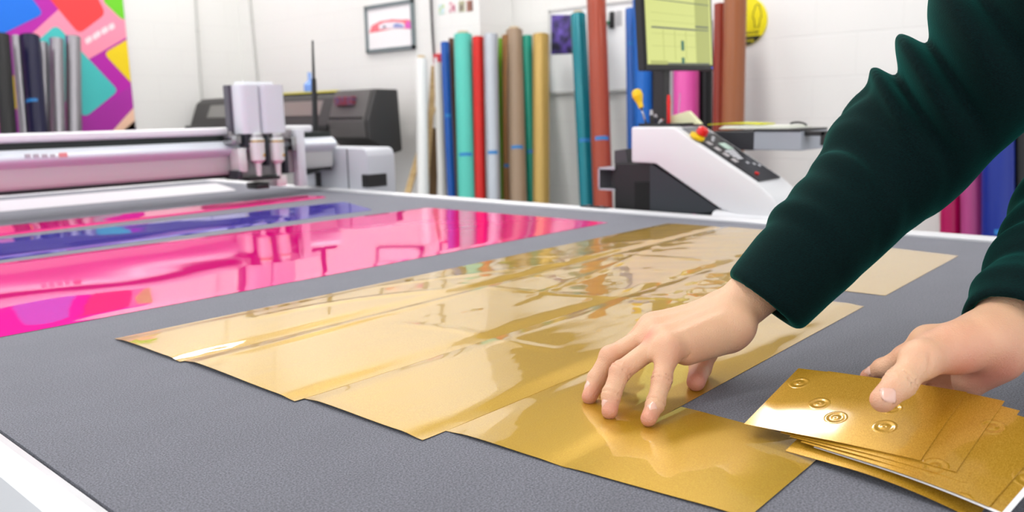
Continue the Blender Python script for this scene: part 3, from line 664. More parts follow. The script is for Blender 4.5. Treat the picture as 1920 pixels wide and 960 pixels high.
# whiteboard
t = thing('whiteboard', onx(1105, 178, XW), 'white magnetic board with a thin grey frame behind the tall rust roll', 'whiteboard')
bx_ = XW - .004
A = onx(1031, 19, bx_); D = onx(1031, 178, bx_); B = onx(1200, 2, bx_)
yb0, yb1, zb0, zb1 = A[1], B[1] - .1, D[2], A[2]
bm = bmesh.new(); box(bm, (bx_ - .012, yb1, zb0), (bx_, yb0, zb1)); obj('board_panel', bm, mat('board_white', rgb(250, 251, 252), .3), t)
bm = bmesh.new()
for lo, hi in (((yb1, zb0), (yb0, zb0 + .022)), ((yb1, zb1 - .016), (yb0, zb1)), ((yb1, zb0), (yb1 + .016, zb1)), ((yb0 - .016, zb0), (yb0, zb1))):
    box(bm, (bx_ - .020, lo[0], lo[1]), (bx_ - .0005, hi[0], hi[1]), .002)
obj('board_frame', bm, mat('board_frame_grey', rgb(205, 205, 203), .4), t)
P = [onx(*p, bx_ - .012) for p in ((1034, 28), (1082, 28), (1082, 100), (1034, 102))]
bm = bmesh.new(); prism(bm, [(p[1], p[2]) for p in P], 0, bx_ - .0145, bx_ - .0125)
pho = obj('crowd_photo', bm, mat('crowd_photo', rgb(28, 22, 48), .4, speck=((13, 13, 13), rgb(112, 88, 190), .42, .68)), None)
pho.location = (0, 0, 0); tag(pho, 'dark violet photo of a crowd pinned to the white board', 'photo')
P = onx(1149, 37, bx_ - .012)
t2 = thing('magnet_clip', P, 'black clip with a green tip stuck on the white board', 'clip')
bm = bmesh.new(); box(bm, P + np.array([-.022, -.016, -.055]), P + np.array([0, .016, .05]), .006); obj('clip_body', bm, M_black, t2, True, 40)
bm = bmesh.new(); tube(bm, P + np.array([-.012, .016, -.015]), P + np.array([-.012, .055, -.02]), .010, n=14); obj('clip_tip', bm, mat('clip_green', rgb(20, 140, 90), .4), t2, True, 40)
P = onx(1161, 35, bx_ - .012)
bm = bmesh.new(); prism(bm, [(P[1] - .022, P[2] - .045), (P[1] + .02, P[2] - .045), (P[1] + .02, P[2] + .05), (P[1] - .022, P[2] + .05)], 0, bx_ - .0145, bx_ - .0125)
tag(obj('paper_note', bm, mat('note_grey', rgb(190, 190, 192), .6)), 'small grey note stuck on the white board beside the clip', 'note')

# round yellow sign
cx = XW - .003; c = onx(1397, 41, cx); e = onx(1439, 41, cx); rr = abs(c[1] - e[1])
t = thing('distancing_sign', c, 'round yellow sign with a black band half hidden by a brown roll', 'sign')
M_ye = mat('sign_yellow', rgb(240, 226, 0), .45)
bm = bmesh.new(); tube(bm, (cx, c[1], c[2]), (cx - .003, c[1], c[2]), rr, n=64); obj('sign_disc', bm, M_ye, t)
bm = bmesh.new(); P = []
a0 = -math.asin(.62)
for k in range(25):
    a = PI - a0 + (2 * a0 + PI) * 0 + (k / 24) * (PI + 2 * a0) ; P.append((c[1] + rr * .985 * math.cos(a), c[2] + rr * .985 * math.sin(a)))
P = [p for p in P]
prism(bm, P, 0, cx - .0042, cx - .003); band = obj('sign_band', bm, M_black, t)
MR = Matrix(((0, 0, -1, 0), (-1, 0, 0, 0), (0, 1, 0, 0), (0, 0, 0, 1)))
text_mesh('sign_text', 'distancing', rr * .22, M_ye, Matrix.Translation(V((cx - .0045, c[1] + .0, c[2] - rr * .77))) @ MR, t, .0004)
text_mesh('sign_text', 'social', rr * .26, M_black, Matrix.Translation(V((cx - .0036, c[1] - rr * .35, c[2] - rr * .45))) @ MR, t, .0004)
bm = bmesh.new()   # outline of a standing figure
for s in (-1, 1):
    ring = [(0, .62), (.10, .55), (.11, .42), (.17, .34), (.19, .05), (.13, .03), (.10, -.30), (.02, -.30)]
    for i in range(len(ring) - 1):
        a_, b_ = ring[i], ring[i + 1]
        tube(bm, (cx - .0038, c[1] - rr * (.55 + s * a_[0]), c[2] + rr * (a_[1] + .05)), (cx - .0038, c[1] - rr * (.55 + s * b_[0]), c[2] + rr * (b_[1] + .05)), rr * .014, n=6)
obj('figure_outline', bm, M_black, t)

# ================================================================== WIDE FORMAT PRINTER along the wall
M_pr = mat('printer_charcoal', rgb(54, 52, 52), .55); M_pr2 = mat('printer_grey', rgb(84, 81, 80), .5); M_prd = mat('printer_black', rgb(30, 29, 29), .45)
M_win = mat('printer_window', rgb(120, 120, 116), .3, coat=.3)
pz = lambda px, py, x: onx(px, py, x)[2]
zt_ = float(ony(700, 167, 4.5)[2]); zb_ = float(ony(735, 284, 4.5)[2])
t = thing('wide_format_printer', (3.85, 5.8, 0), 'long charcoal wide format printer standing along the wall behind the gantry', 'printer')
ye = 4.50; xf = 3.56; xb = 3.86
z_ = lambda py: float(ony(700, py, ye)[2])
prof = [(xf + .03, z_(262)), (xf + .02, z_(225)), (xf + .06, z_(195)), (xf + .10, z_(166)), (xb, z_(167)), (xb + .02, z_(286)), (xf + .22, z_(292))]
bm = bmesh.new(); prism(bm, prof, 1, ye, ye + .46, .012); obj('end_housing', bm, M_pr, t, True, 35)
bm = bmesh.new(); prism(bm, [(xf + .012, z_(258)), (xf + .005, z_(226)), (xf + .045, z_(196)), (xf + .082, z_(168)), (xf + .11, z_(168)), (xf + .06, z_(258))], 1, ye + .035, ye + .44, .006); obj('front_cover', bm, M_pr2, t, True, 35)
bm = bmesh.new(); box(bm, (xf + .018, ye + .17, z_(196)), (xf + .075, ye + .37, z_(179)), .004); dsp = tag(obj('display', bm, mat('display_red', rgb(130, 40, 48), .3, speck=((20, 40, 40), rgb(90, 80, 110), .4, .6)), t), 'small dark red display of the printer')
bm = bmesh.new(); box(bm, (xf + .004, ye + .05, z_(222)), (xf + .05, ye + .43, z_(218)), .002); obj('cover_seam', bm, M_prd, t)
bm = bmesh.new(); prism(bm, [(xf + .12, z_(255)), (xb - .02, z_(255)), (xb - .06, z_(308)), (xf + .2, z_(308))], 1, ye + .04, ye + .3, .01); obj('lower_bracket', bm, M_prd, t, True, 35)
zq = lambda px, py: float(onx(px, py, 3.66)[2])
zA = zq(440, 182); zB = zq(330, 238)
bm = bmesh.new(); prism(bm, [(3.58, zB + .0), (3.60, zB + .05), (3.66, zA - .04), (3.72, zA), (4.0, zA), (4.02, zB - .06), (3.62, zB - .06)], 1, ye + .45, 7.02, .012); obj('printer_body', bm, M_pr, t, True, 35)
bm = bmesh.new(); box(bm, (3.545, ye + .44, zB - .03), (3.66, 7.04, zB + .012), .008); obj('front_tray', bm, M_prd, t, True, 35)
for a_, b_ in ((5.1, 5.95), (6.05, 6.75)):
    bm = bmesh.new(); prism(bm, [(3.603, zB + .075), (3.65, zA - .06), (3.66, zA - .06), (3.613, zB + .075)], 1, a_, b_, .002); obj('window', bm, M_win, t)
bm = bmesh.new(); box(bm, (3.70, 5.0, zA), (3.73, 6.4, zA + .012), .002); tag(obj('cover_edge', bm, mat('printer_yellow', rgb(222, 210, 60), .5), t), 'thin yellow edge strip')
for y in (5.0, 6.7):
    bm = bmesh.new(); box(bm, (3.75, y, .08), (3.83, y + .08, zB - .05), .006); l = obj('leg', bm, M_prd, t, True, 35)
    bm = bmesh.new(); box(bm, (3.52, y - .01, .0), (4.08, y + .09, .08), .01); f = obj('foot_bar', bm, M_prd, l, True, 35); f.matrix_parent_inverse = Matrix.Identity(4)
# blue spray bottle on the printer
P = onx(580, 166, 3.85); z0 = zA + .0
t = thing('spray_bottle', (3.86, P[1], z0), 'small pale blue bottle standing on the printer behind the black rod', 'bottle')
zz = float(onx(580, 136, 3.86)[2]); hh = zz - z0
bm = bmesh.new(); tube(bm, (3.86, P[1], z0), (3.86, P[1], z0 + hh * .45), .05, n=20); tube(bm, (3.86, P[1], z0 + hh * .45), (3.86, P[1], z0 + hh * .62), .05, .018, n=20); obj('bottle_body', bm, mat('bottle_blue', rgb(120, 160, 235), .3), t, True, 40)
bm = bmesh.new(); tube(bm, (3.86, P[1], z0 + hh * .62), (3.86, P[1], z0 + hh), .016, n=14); obj('bottle_cap', bm, mat('cap_blue', rgb(150, 182, 240), .3), t, True, 40)

# ================================================================== GANTRY across the table
GY = 2.74
gz_ = lambda px, py, y=GY: float(ony(px, py, y)[2])
zT, z1, z2, z3, z4 = gz_(0, 252), gz_(0, 273), gz_(0, 283), gz_(0, 318), gz_(0, 360)
t = thing('cutter_gantry', (1.1, GY + .1, TZ), 'long silver gantry beam spanning the cutting table', 'gantry')
GX0, GX1 = TX0 - .06, 1.99
bm = bmesh.new(); prism(bm, [(GY + .01, z1 + .004), (GY - .002, z1 + .012), (GY - .002, zT - .004), (GY + .01, zT), (GY + .15, zT), (GY + .15, z1 + .004)], 0, GX0, 1.90, .002); obj('top_rail', bm, M_whitesatin, t, True, 35)
bm = bmesh.new(); box(bm, (GX0, GY + .006, z2), (GX1, GY + .14, z1 + .005)); obj('rail_groove', bm, mat('groove_green_black', rgb(22, 32, 28), .5), t)
bm = bmesh.new()
arc = [(GY + .012, z2)] + [(GY - .004 - .030 * math.sin(PI * k / 10), z2 - (z2 - z3) * k / 10) for k in range(11)] + [(GY + .16, z3), (GY + .16, z2)]
prism(bm, arc, 0, GX0, GX1); tube_o = obj('beam_cover', bm, mat('beam_silver', rgb(212, 218, 226), .3, coat=.3), t, True, 35)
bm = bmesh.new(); prism(bm, [(GY + .004, z4 + .006), (GY + .0, z4 + .012), (GY + .0, z3), (GY + .16, z3), (GY + .16, z4), (GY + .01, z4)], 0, GX0, GX1); obj('beam_face', bm, mat('beam_warm_grey', rgb(206, 208, 205), .45), t, True, 35)
bm = bmesh.new(); box(bm, (GX0, GY + .012, z4 - .012), (GX1, GY + .15, z4)); obj('beam_underside', bm, M_black, t)
for x0p, x1p in ((47, 60), (63, 76), (79, 92), (95, 106)):   # worn maker's lettering, only traces left
    a_ = ony(x0p, 292, GY - .036); b_ = ony(x1p, 292, GY - .036)
    bm = bmesh.new(); box(bm, (a_[0], GY - .0352, a_[2] - .006), (b_[0] - .003, GY - .031, a_[2] + .005), .001); obj('lettering_trace', bm, mat('lettering_grey', rgb(190, 192, 196), .4), t)
a_ = ony(111, 291, GY - .036); b_ = ony(127, 291, GY - .036)
bm = bmesh.new(); box(bm, (a_[0], GY - .0353, a_[2] - .007), (b_[0], GY - .031, a_[2] + .007), .001); tag(obj('red_emblem', bm, mat('emblem_red', rgb(232, 150, 150), .4), t), 'small red emblem on the beam')
# the end housing of the gantry at the far rail
h0 = onx(606, 276, 2.02); h1 = onx(692, 281, 2.02); h2 = onx(692, 357, 2.02)
yA, yB = float(h0[1]), float(h1[1]); zh = float(h0[2]) 
bm = bmesh.new()
prism(bm, [(yA + .12, TZ - .12), (yA + .12, zh), (yB + .03, zh), (yB + .012, zh - .008), (yB + .002, zh - .03), (yB, TZ - .12)], 0, 2.01, 2.15, .006); obj('drive_housing', bm, M_grey, t, True, 35)
bm = bmesh.new(); yy = float(onx(652, 300, 2.01)[1]); box(bm, (2.007, yy - .0015, TZ - .02), (2.0105, yy + .0015, zh - .005)); obj('housing_seam', bm, M_dgrey, t)
yy = onx(619, 297, 2.005); bm = bmesh.new(); box(bm, (2.003, yy[1] - .007, yy[2] - .022), (2.012, yy[1] + .007, yy[2] + .022), .002); obj('housing_latch', bm, M_dgrey, t)
yy = onx(684, 338, 2.005); bm = bmesh.new(); box(bm, (2.003, yB - .004, yy[2] - .028), (2.10, yy[1] + .018, yy[2] + .022), .003); obj('corner_bumper', bm, M_black, t)
# link from the beam to the housing
a_ = onx(560, 285, 1.985); b_ = onx(604, 340, 1.985)
bm = bmesh.new(); box(bm, (1.94, b_[1] + .0, a_[2] - .08), (2.012, a_[1] + .02, a_[2] + .008), .008); obj('bearing_block', bm, M_grey, t, True, 35)
c_ = onx(590, 275, 1.97); bm = bmesh.new(); tube(bm, (1.97, c_[1] + .07, c_[2] + .015), (1.97, c_[1] - .03, c_[2] - .008), .022, n=20); obj('cable_boot', bm, M_whitesatin, t, True, 40)
c_ = onx(588, 318, 1.94); bm = bmesh.new(); tube(bm, (1.95, c_[1] + .06, c_[2] - .01), (1.95, c_[1] - .035, c_[2] + .01), .014, n=16); obj('black_coupling', bm, M_black, t, True, 40)
c_ = onx(552, 296, 1.93); bm = bmesh.new(); tube(bm, (1.935, c_[1], c_[2]), (1.925, c_[1], c_[2]), .010, n=16); obj('bolt', bm, M_black, t, True, 40)
c_ = onx(578, 297, 1.93); bm = bmesh.new(); tube(bm, (1.935, c_[1], c_[2] - .04), (1.935, c_[1], c_[2] + .04), .008, n=12); obj('guide_pin', bm, M_steel, t, True, 40)

# cutter head riding on the beam
HY = GY - .045
t = thing('tool_carriage', (1.72, HY, TZ + .1), 'white twin tool head with two steel cutting tools mounted on the gantry', 'tool carriage')
ex = lambda px, py, y=HY: ony(px, py, y)
a_ = ex(436, 160); b_ = ex(482, 250); c_ = ex(527, 250); zt0 = float(a_[2]); zt1 = float(b_[2])
x0, x1, x2 = float(a_[0]), float(b_[0]), float(c_[0])
def rounded_box_front(bm, xa, xb_, ya, yb, za, zb):
    r = .02; n = 6; P = []
    for k in range(n + 1): an = PI + PI / 2 * k / n; P.append((xa + r + r * math.cos(an), ya + r + r * math.sin(an)))
    for k in range(n + 1): an = 1.5 * PI + PI / 2 * k / n; P.append((xb_ - r + r * math.cos(an), ya + r + r * math.sin(an)))
    P += [(xb_, yb), (xa, yb)]
    prism(bm, P, 2, za, zb)
M_head = mat('head_cover_white', rgb(216, 219, 225), .4)
bm = bmesh.new(); rounded_box_front(bm, x0 + .006, x1 - .002, HY - .045, HY + .05, zt1, zt0); obj('tool_cover', bm, M_head, t, True, 35)
bm = bmesh.new(); rounded_box_front(bm, x1 + .002, x2, HY - .045, HY + .05, zt1, zt0 + .002); obj('tool_cover', bm, M_head, t, True, 35)
bm = bmesh.new(); rounded_box_front(bm, x0 + .04, x2 - .01, HY - .0, HY + .06, zt0 - .01, zt0 + .014); obj('cover_cap', bm, M_white, t, True, 35)
bm = bmesh.new(); box(bm, (x0 - .008, HY + .022, zt1), (x0 + .014, HY + .055, zt0 + .002), .003); obj('side_plate', bm, mat('head_side_dark', rgb(80, 78, 88), .45), t)
zbp = float(ex(450, 332)[2]); 
bm = bmesh.new(); box(bm, (x0 - .01, HY + .022, zbp), (float(ex(566, 250)[0]), HY + .044, zt1 + .01), .003); obj('back_plate', bm, mat('head_plate', rgb(172, 166, 168), .35, metal=.4), t)
bm = bmesh.new(); box(bm, (float(ex(552, 250)[0]), HY - .01, float(ex(552, 350)[2])), (float(ex(568, 250)[0]), HY + .03, zt1 + .01), .004); obj('side_plate', bm, M_head, t, True, 35)
M_tool = mat('tool_body', rgb(222, 224, 221), .3, metal=.2, coat=.3)
M_brass = mat('brass', rgb(190, 150, 60), .3, metal=1)
for px in (480, 517):
    c = ex(px, 270, HY - .03); X = float(c[0]); Y = HY - .035; zz = lambda py: float(ex(px, py, HY - .03)[2])
    bm = bmesh.new(); tube(bm, (X, Y, zz(250)), (X, Y, zz(262)), .020, .026, n=28); tube(bm, (X, Y, zz(262)), (X, Y, zz(300)), .028, .026, n=28); tube(bm, (X, Y, zz(300)), (X, Y, zz(306)), .026, .014, n=28); tool = obj('cutting_tool', bm, M_tool, t, True, 30)
    def sub(o): o.matrix_parent_inverse = Matrix.Translation(-V(t.location)) ; return o
    for nm, ya, yb, ra, rb, m in (('brass_ring', 263, 266, .0285, .0285, M_brass), ('neck_ring', 252, 257, .024, .024, M_steel), ('tool_tip', 306, 330, .012, .009, M_tool)):
        bm = bmesh.new(); tube(bm, (X, Y, zz(ya)), (X, Y, zz(yb)), ra, rb, n=24); obj(nm, bm, m, t, True, 30)
    bm = bmesh.new(); sphere(bm, (X + .012, Y - .022, zz(291)), .006, n=10); obj('brass_screw', bm, M_brass, t, True)
for px, py, w, h, d, m, nm in ((452, 300, .03, .085, .03, M_tool, 'sensor_block'), (440, 262, .035, .03, .03, M_steel, 'bracket'), (498, 282, .012, .11, .03, M_dgrey, 'tool_spacer'), (535, 300, .016, .10, .02, M_dgrey, 'tool_spacer'), (462, 262, .02, .05, .02, M_dgrey, 'clamp'), (524, 338, .04, .04, .04, M_tool, 'lower_sensor'), (490, 334, .13, .012, .05, M_black, 'foot_plate'), (487, 348, .05, .022, .05, M_black, 'pressure_foot'), (447, 328, .02, .03, .03, M_dgrey, 'sensor_foot'), (548, 270, .02, .05, .03, M_steel, 'bracket')):
    c = ex(px, py, HY - .02); bm = bmesh.new(); box(bm, (c[0] - w / 2, HY - .02 - d / 2, c[2] - h / 2), (c[0] + w / 2, HY + .03, c[2] + h / 2), .003); obj(nm, bm, m, t, True, 35)
# black rod
a_ = ony(586, 76, GY + .13); b_ = ony(592, 262, GY + .13)
bm = bmesh.new(); tube(bm, (b_[0], b_[1], zT - .06), b_, .014, n=14); tube(bm, b_, V(b_).lerp(V(a_), .62), .013, .010, n=14); tube(bm, V(b_).lerp(V(a_), .62), a_, .006, .004, n=12)
rod = thing('black_rod', (b_[0], b_[1], zT - .06), 'thin upright black rod beside the cutter head', 'rod')
obj('rod_shaft', bm, M_black, rod, True, 40)
bm = bmesh.new(); tube(bm, (b_[0] , b_[1], zT - .07), (b_[0], b_[1], zT - .06), .02, n=16); tube(bm, (b_[0], b_[1], TZ - .3), (b_[0], b_[1], zT - .07), .012, n=16); obj('rod_stand', bm, M_black, rod, True, 40)

# ================================================================== OPERATOR CONSOLE on the far rail
CX = 2.02; cz = lambda px, py, x=CX: onx(px, py, x)
t = thing('operator_console', (CX + .08, 1.1, TZ), 'white angled control console with a black keypad beside the cutting table', 'control console')
pts = [(1183, 238), (1262, 238), (1418, 343), (1450, 372), (1478, 420)]
low = [(1440, 425), (1350, 392), (1228, 307), (1183, 305)]
P = [cz(*p) for p in pts + low]
poly = [(p[1], p[2]) for p in P]
bm = bmesh.new(); prism(bm, poly, 0, CX, CX + .175, .007, seg=4); obj('console_body', bm, M_white, t, True, 30)
# lower white base
b1 = cz(1340, 392); b2 = cz(1440, 424)
bm = bmesh.new(); box(bm, (CX - .004, float(cz(1478, 420)[1]) - .01, TZ - .10), (CX + .18, float(cz(1330, 400)[1]), TZ + .022), .02, seg=5); obj('console_base', bm, M_white, t, True, 30)
# dark inset triangle
P = [cz(*p, CX + .012) for p in ((1218, 305), (1355, 396), (1290, 402), (1218, 398))]
bm = bmesh.new(); prism(bm, [(p[1], p[2]) for p in P], 0, CX + .012, CX + .17, .002); obj('dark_inset', bm, M_dgrey, t)
P = [cz(*p, CX + .03) for p in ((1152, 306), (1225, 306), (1225, 396), (1152, 392))]
bm = bmesh.new(); prism(bm, [(p[1], p[2]) for p in P], 0, CX + .03, CX + .16, .003); obj('rear_box', bm, M_black, t)
P = [cz(*p, CX + .01) for p in ((1185, 342), (1215, 342), (1215, 396), (1185, 394))]
bm = bmesh.new(); prism(bm, [(p[1], p[2]) for p in P], 0, CX + .022, CX + .031, .001); obj('rear_opening', bm, M_blackm, t)
P = [cz(*p, CX + .06) for p in ((1155, 282), (1176, 279), (1180, 306), (1155, 306))]
bm = bmesh.new(); prism(bm, [(p[1], p[2]) for p in P], 0, CX + .05, CX + .1, .002); obj('rear_knob', bm, mat('rear_grey', rgb(70, 70, 74), .5), t)
bm = bmesh.new(); a_ = cz(1121, 312, CX + .02); b_ = cz(1152, 358, CX + .02)
y0_, y1_, zt_, zb_ = a_[1], b_[1], a_[2] - .003, b_[2]
for lo, hi in (((y1_, zt_ - .006), (y0_, zt_)), ((y1_, zb_), (y0_, zb_ + .006)), ((y0_ - .006, zb_), (y0_, zt_))):
    box(bm, (CX + .02, lo[0], lo[1]), (CX + .09, hi[0], hi[1]), .001)
obj('side_bracket', bm, M_alu, t)
bm = bmesh.new(); box(bm, (CX + .085, y1_, zb_ + .005), (CX + .09, y0_ - .005, zt_ - .005)); obj('bracket_back', bm, mat('bracket_back_grey', rgb(120, 118, 120), .6), t)  # plain grey panel closing the back of the bracket
# key panel on the slope
s0 = V(cz(1266, 240)); s1 = V(cz(1418, 343)); sd = (s1 - s0).normalized(); xw = Vector((1, 0, 0)); nn = xw.cross(sd).normalized()
if nn.z < 0: nn = -nn
def slope(u, v, h=0.0): return s0 + sd * u + xw * v + nn * h
L = (s1 - s0).length
def slope_box(u0, u1, v0, v1, h0, h1, bev=.0008):
    bm = bmesh.new(); vs = [bm.verts.new(slope(u, v, h)) for h in (h0, h1) for u, v in ((u0, v0), (u1, v0), (u1, v1), (u0, v1))]
    for f in ((0, 1, 2, 3), (7, 6, 5, 4), (0, 4, 5, 1), (1, 5, 6, 2), (2, 6, 7, 3), (3, 7, 4, 0)): bm.faces.new([vs[i] for i in f])
    if bev: bmesh.ops.bevel(bm, geom=bm.edges[:], offset=bev, segments=2, affect='EDGES')
    return bm
W_ = .150
M_pan = mat('panel_black', rgb(42, 42, 46), .35)
pan = obj('key_panel', slope_box(.045, L - .002, .016, W_, -.004, .0045), M_pan, t)
def sub2(bm, name, m, par=None):
    o = obj(name, bm, m, t, True, 40); 
    if par is not None: o.parent = par; o.matrix_parent_inverse = Matrix.Translation(-V(t.location)) if par.parent is None else Matrix.Identity(4)
    return o
sub2(slope_box(.005, .045, .03, .15, -.004, .003), 'grey_plate', mat('plate_grey', rgb(120, 122, 128), .5))
sub2(slope_box(.098, .132, .085, .125, .004, .006), 'lcd_screen', mat('lcd_pale', rgb(190, 214, 202), .3), pan)
for i, u in enumerate((.085, .115, .145, .175)):
    sub2(slope_box(u, u + .018, .032, .052, .004, .0058, .0015), 'key', mat('key_grey', rgb(196, 190, 192), .4), pan)
for i in range(4): sub2(slope_box(.135 + i * .012, .144 + i * .012, .062 + (i % 2) * .004, .118 - i * .006, .004, .0052, 0), 'panel_mark', mat('mark_white', rgb(206, 206, 212), .5), pan)
for u, v in ((.196, .085), (.205, .11), (.215, .125), (.07, .09), (.062, .105), (.078, .075)):
    sub2(slope_box(u, u + .008, v, v + .010, .004, .0056, 0), 'panel_mark', mat('mark_white', rgb(206, 206, 212), .5), pan)
bm = bmesh.new(); c_ = slope(L - .030, .05, .005); tube(bm, c_, c_ + nn * .004, .006, n=16); sub2(bm, 'red_key', mat('key_red', rgb(220, 40, 40), .35), pan)
bm = bmesh.new(); c_ = slope(.062, .022, .004); tube(bm, c_, c_ + nn * .008, .021, n=28); sub2(bm, 'stop_collar', mat('stop_yellow', rgb(240, 205, 20), .4))
bm = bmesh.new(); c_ = slope(.060, .040, .004); tube(bm, c_, c_ + nn * .012, .009, n=20); tube(bm, c_ + nn * .012, c_ + nn * .026, .0165, .0150, n=28); tube(bm, c_ + nn * .026, c_ + nn * .030, .015, .010, n=28); tag(sub2(bm, 'stop_button', mat('stop_red', rgb(222, 24, 28), .3)), 'red emergency stop button')
# things lying on the console
zc = float(cz(1225, 238)[2]) + .001
bm = bmesh.new()
def lay(px, x): return float(onx(px, 236, x)[1])
t2 = thing('pen_tray', (CX + .09, lay(1240, CX + .09), zc), 'flat black tray for pens lying on top of the console', 'tray')
a_, b_ = lay(1192, CX + .03), lay(1262, CX)
box(bm, (CX + .045, b_, zc), (CX + .165, a_, zc + .003), .001)
for lo, hi in (((CX + .045, b_), (CX + .048, a_)), ((CX + .162, b_), (CX + .165, a_)), ((CX + .045, b_), (CX + .165, b_ + .003)), ((CX + .045, a_ - .003), (CX + .165, a_))):
    box(bm, (lo[0], lo[1], zc + .002), (hi[0], hi[1], zc + .008))
obj('tray_shell', bm, M_black, t2)
zt2 = zc + .0035
def lean(px0, py0, px1, x, name): 
    a = V(onx(px0, py0, x)); b = V(onx(px1, 236, x)); b.z = zt2; return b, a
b, a = lean(1192, 168, 1212, CX + .08, ''); d = (a - b).normalized()
t3 = thing('screwdriver', b, 'screwdriver with a yellow handle leaning upwards on the console', 'screwdriver')
bm = bmesh.new(); tube(bm, b, b.lerp(a, .5), .0028, n=10); obj('shaft', bm, M_steel, t3, True)
bm = bmesh.new(); e1, e2, e3, e4 = b.lerp(a, .48), b.lerp(a, .62), b.lerp(a, .82), a
tube(bm, e1, e2, .0075, .009, n=18); tube(bm, e2, e3, .009, .0165, n=18); tube(bm, e3, b.lerp(a, .95), .0165, .0145, n=18); tube(bm, b.lerp(a, .95), a, .0145, .007, n=18); obj('handle', bm, mat('handle_yellow', rgb(246, 204, 14), .35), t3, True, 50)
def marker(px0, py0, px1, x, r, m, mcap, label, name='marker_pen', cap=.3):
    b, a = lean(px0, py0, px1, x, ''); t = thing(name, b, label, 'pen')
    bm = bmesh.new(); tube(bm, b, b.lerp(a, 1 - cap), r, n=14); obj('barrel', bm, m, t, True, 40)
    bm = bmesh.new(); tube(bm, b.lerp(a, 1 - cap), a, r * 1.12, r * .8, n=14); obj('cap', bm, mcap, t, True, 40)
M_rp = mat('pen_red', rgb(228, 12, 12), .35); M_bp = mat('pen_black', rgb(24, 24, 26), .35)
marker(1254, 178, 1254, CX + .10, .0055, M_rp, M_rp, 'red marker pen standing up on the console')
marker(1252, 146, 1251, CX + .14, .003, M_bp, M_bp, 'thin tall black stylus behind the red marker', 'stylus')
marker(1221, 206, 1222, CX + .07, .0055, M_bp, M_steel, 'short black pen with a shiny tip beside the screwdriver', cap=.35)
marker(1229, 214, 1230, CX + .09, .005, mat('pen_blue_black', rgb(26, 28, 50), .35), M_steel, 'short dark blue pen between black pen and red marker', cap=.3)
marker(1275, 174, 1271, CX + .15, .0022, mat('pen_clear', rgb(210, 150, 190), .2), mat('pen_clear', rgb(210, 150, 190), .2), 'thin clear rod standing before the pink roll', 'clear_rod')
marker(1243, 224, 1236, CX + .06, .0065, M_steel, M_steel, 'short silver pen lying low beside the red marker')
# sticky notes: curled pad
p_ = [V(onx(*q, CX + .12)) for q in ((1259, 233), (1258, 218), (1291, 208), (1306, 224), (1314, 233))]
for q in p_: q.z = max(q.z, zt2)
bm = bmesh.new(); prism(bm, [(q.y, q.z) for q in p_], 0, CX + .115, CX + .135, .001)
tag(obj('sticky_note_pad', bm, mat('note_paper', rgb(240, 240, 196), .6)), 'curled pale yellow sticky note pad behind the red stop button', 'notepad')
# tray / drawer unit beside the console
SX = 2.24
def sp(px, py, x=SX): return onx(px, py, x)
t = thing('side_tray', (SX + .1, 0.95, TZ), 'grey and black side tray mounted beside the console', 'tray')
a_ = sp(1330, 250); b_ = sp(1413, 282); c_ = sp(1502, 279)
bm = bmesh.new(); box(bm, (SX, b_[1] + .0, b_[2]), (SX + .20, a_[1], a_[2] + .006), .003); obj('tray_front', bm, mat('tray_dark', rgb(42, 42, 48), .45), t)
bm = bmesh.new(); box(bm, (SX - .002, c_[1], b_[2] + .001), (SX + .19, b_[1], a_[2] + .006), .003); obj('tray_side', bm, mat('tray_grey', rgb(168, 172, 182), .45), t)
bm = bmesh.new(); d_ = sp(1413, 252); e_ = sp(1502, 247); box(bm, (SX - .006, e_[1] - .002, a_[2] + .006), (SX + .19, d_[1], a_[2] + .012), .002); obj('tray_lid', bm, M_black, t)
f_ = sp(1540, 272); 
bm = bmesh.new(); box(bm, (SX + .02, f_[1], e_[2] - .012), (SX + .06, e_[1], e_[2] + .001), .002); box(bm, (SX + .02, f_[1], e_[2] - .038), (SX + .06, f_[1] + .012, e_[2] + .001), .002); obj('tray_hook', bm, M_black, t)
bm = bmesh.new(); g_ = sp(1300, 262); box(bm, (SX + .03, a_[1] - .02, TZ - .25), (SX + .10, a_[1] + .06, a_[2]), .003); obj('tray_post', bm, M_dgrey, t)
bm = bmesh.new(); box(bm, (TX1 + .04, a_[1] - .01, TZ - .25), (SX + .04, a_[1] + .05, TZ - .19), .003); obj('tray_bracket', bm, M_dgrey, t)
zp = a_[2] + .0125
bm = bmesh.new(); k0 = sp(1345, 240)[1]; k1 = sp(1478, 240)[1]
for i in range(3):
    box(bm, (SX + .01 + i * .004, k1 + .012 * i, zp + i * .003), (SX + .17, k0 - .004 * i, zp + .0026 + i * .003), .0005)
tag(obj('paper_stack', bm, mat('paper_cream', rgb(236, 238, 228), .6)), 'stack of white papers lying on the side tray', 'papers')
bm = bmesh.new(); k0 = sp(1312, 235)[1]; k1 = sp(1412, 235)[1]
P_ = []; n = 10
for i in range(n + 1):
    s = i / n; P_.append((k0 + (k1 - k0) * s, zp + .0105 + .0035 * math.sin(s * PI)))
P_ += [(y, z + .003) for y, z in reversed(P_)]
prism(bm, P_, 0, SX + .05, SX + .15); tag(obj('yellow_folder', bm, mat('folder_yellow', rgb(214, 214, 20), .5)), 'thin yellow green folder lying on top of the papers', 'folder')
bm = bmesh.new(); y_ = sp(1462, 240)[1]; x_ = SX + .12
for k in range(8):
    a1, a2 = PI * .1 + k * .25, PI * .1 + (k + 1) * .25
    tube(bm, (x_, y_ - .03 * math.cos(a1) , zp + .002 + .014 * math.sin(a1)), (x_, y_ - .03 * math.cos(a2), zp + .002 + .014 * math.sin(a2)), .003, n=8)
tag(obj('black_cable', bm, M_black, None, True), 'short bent black cable lying on the papers', 'cable')

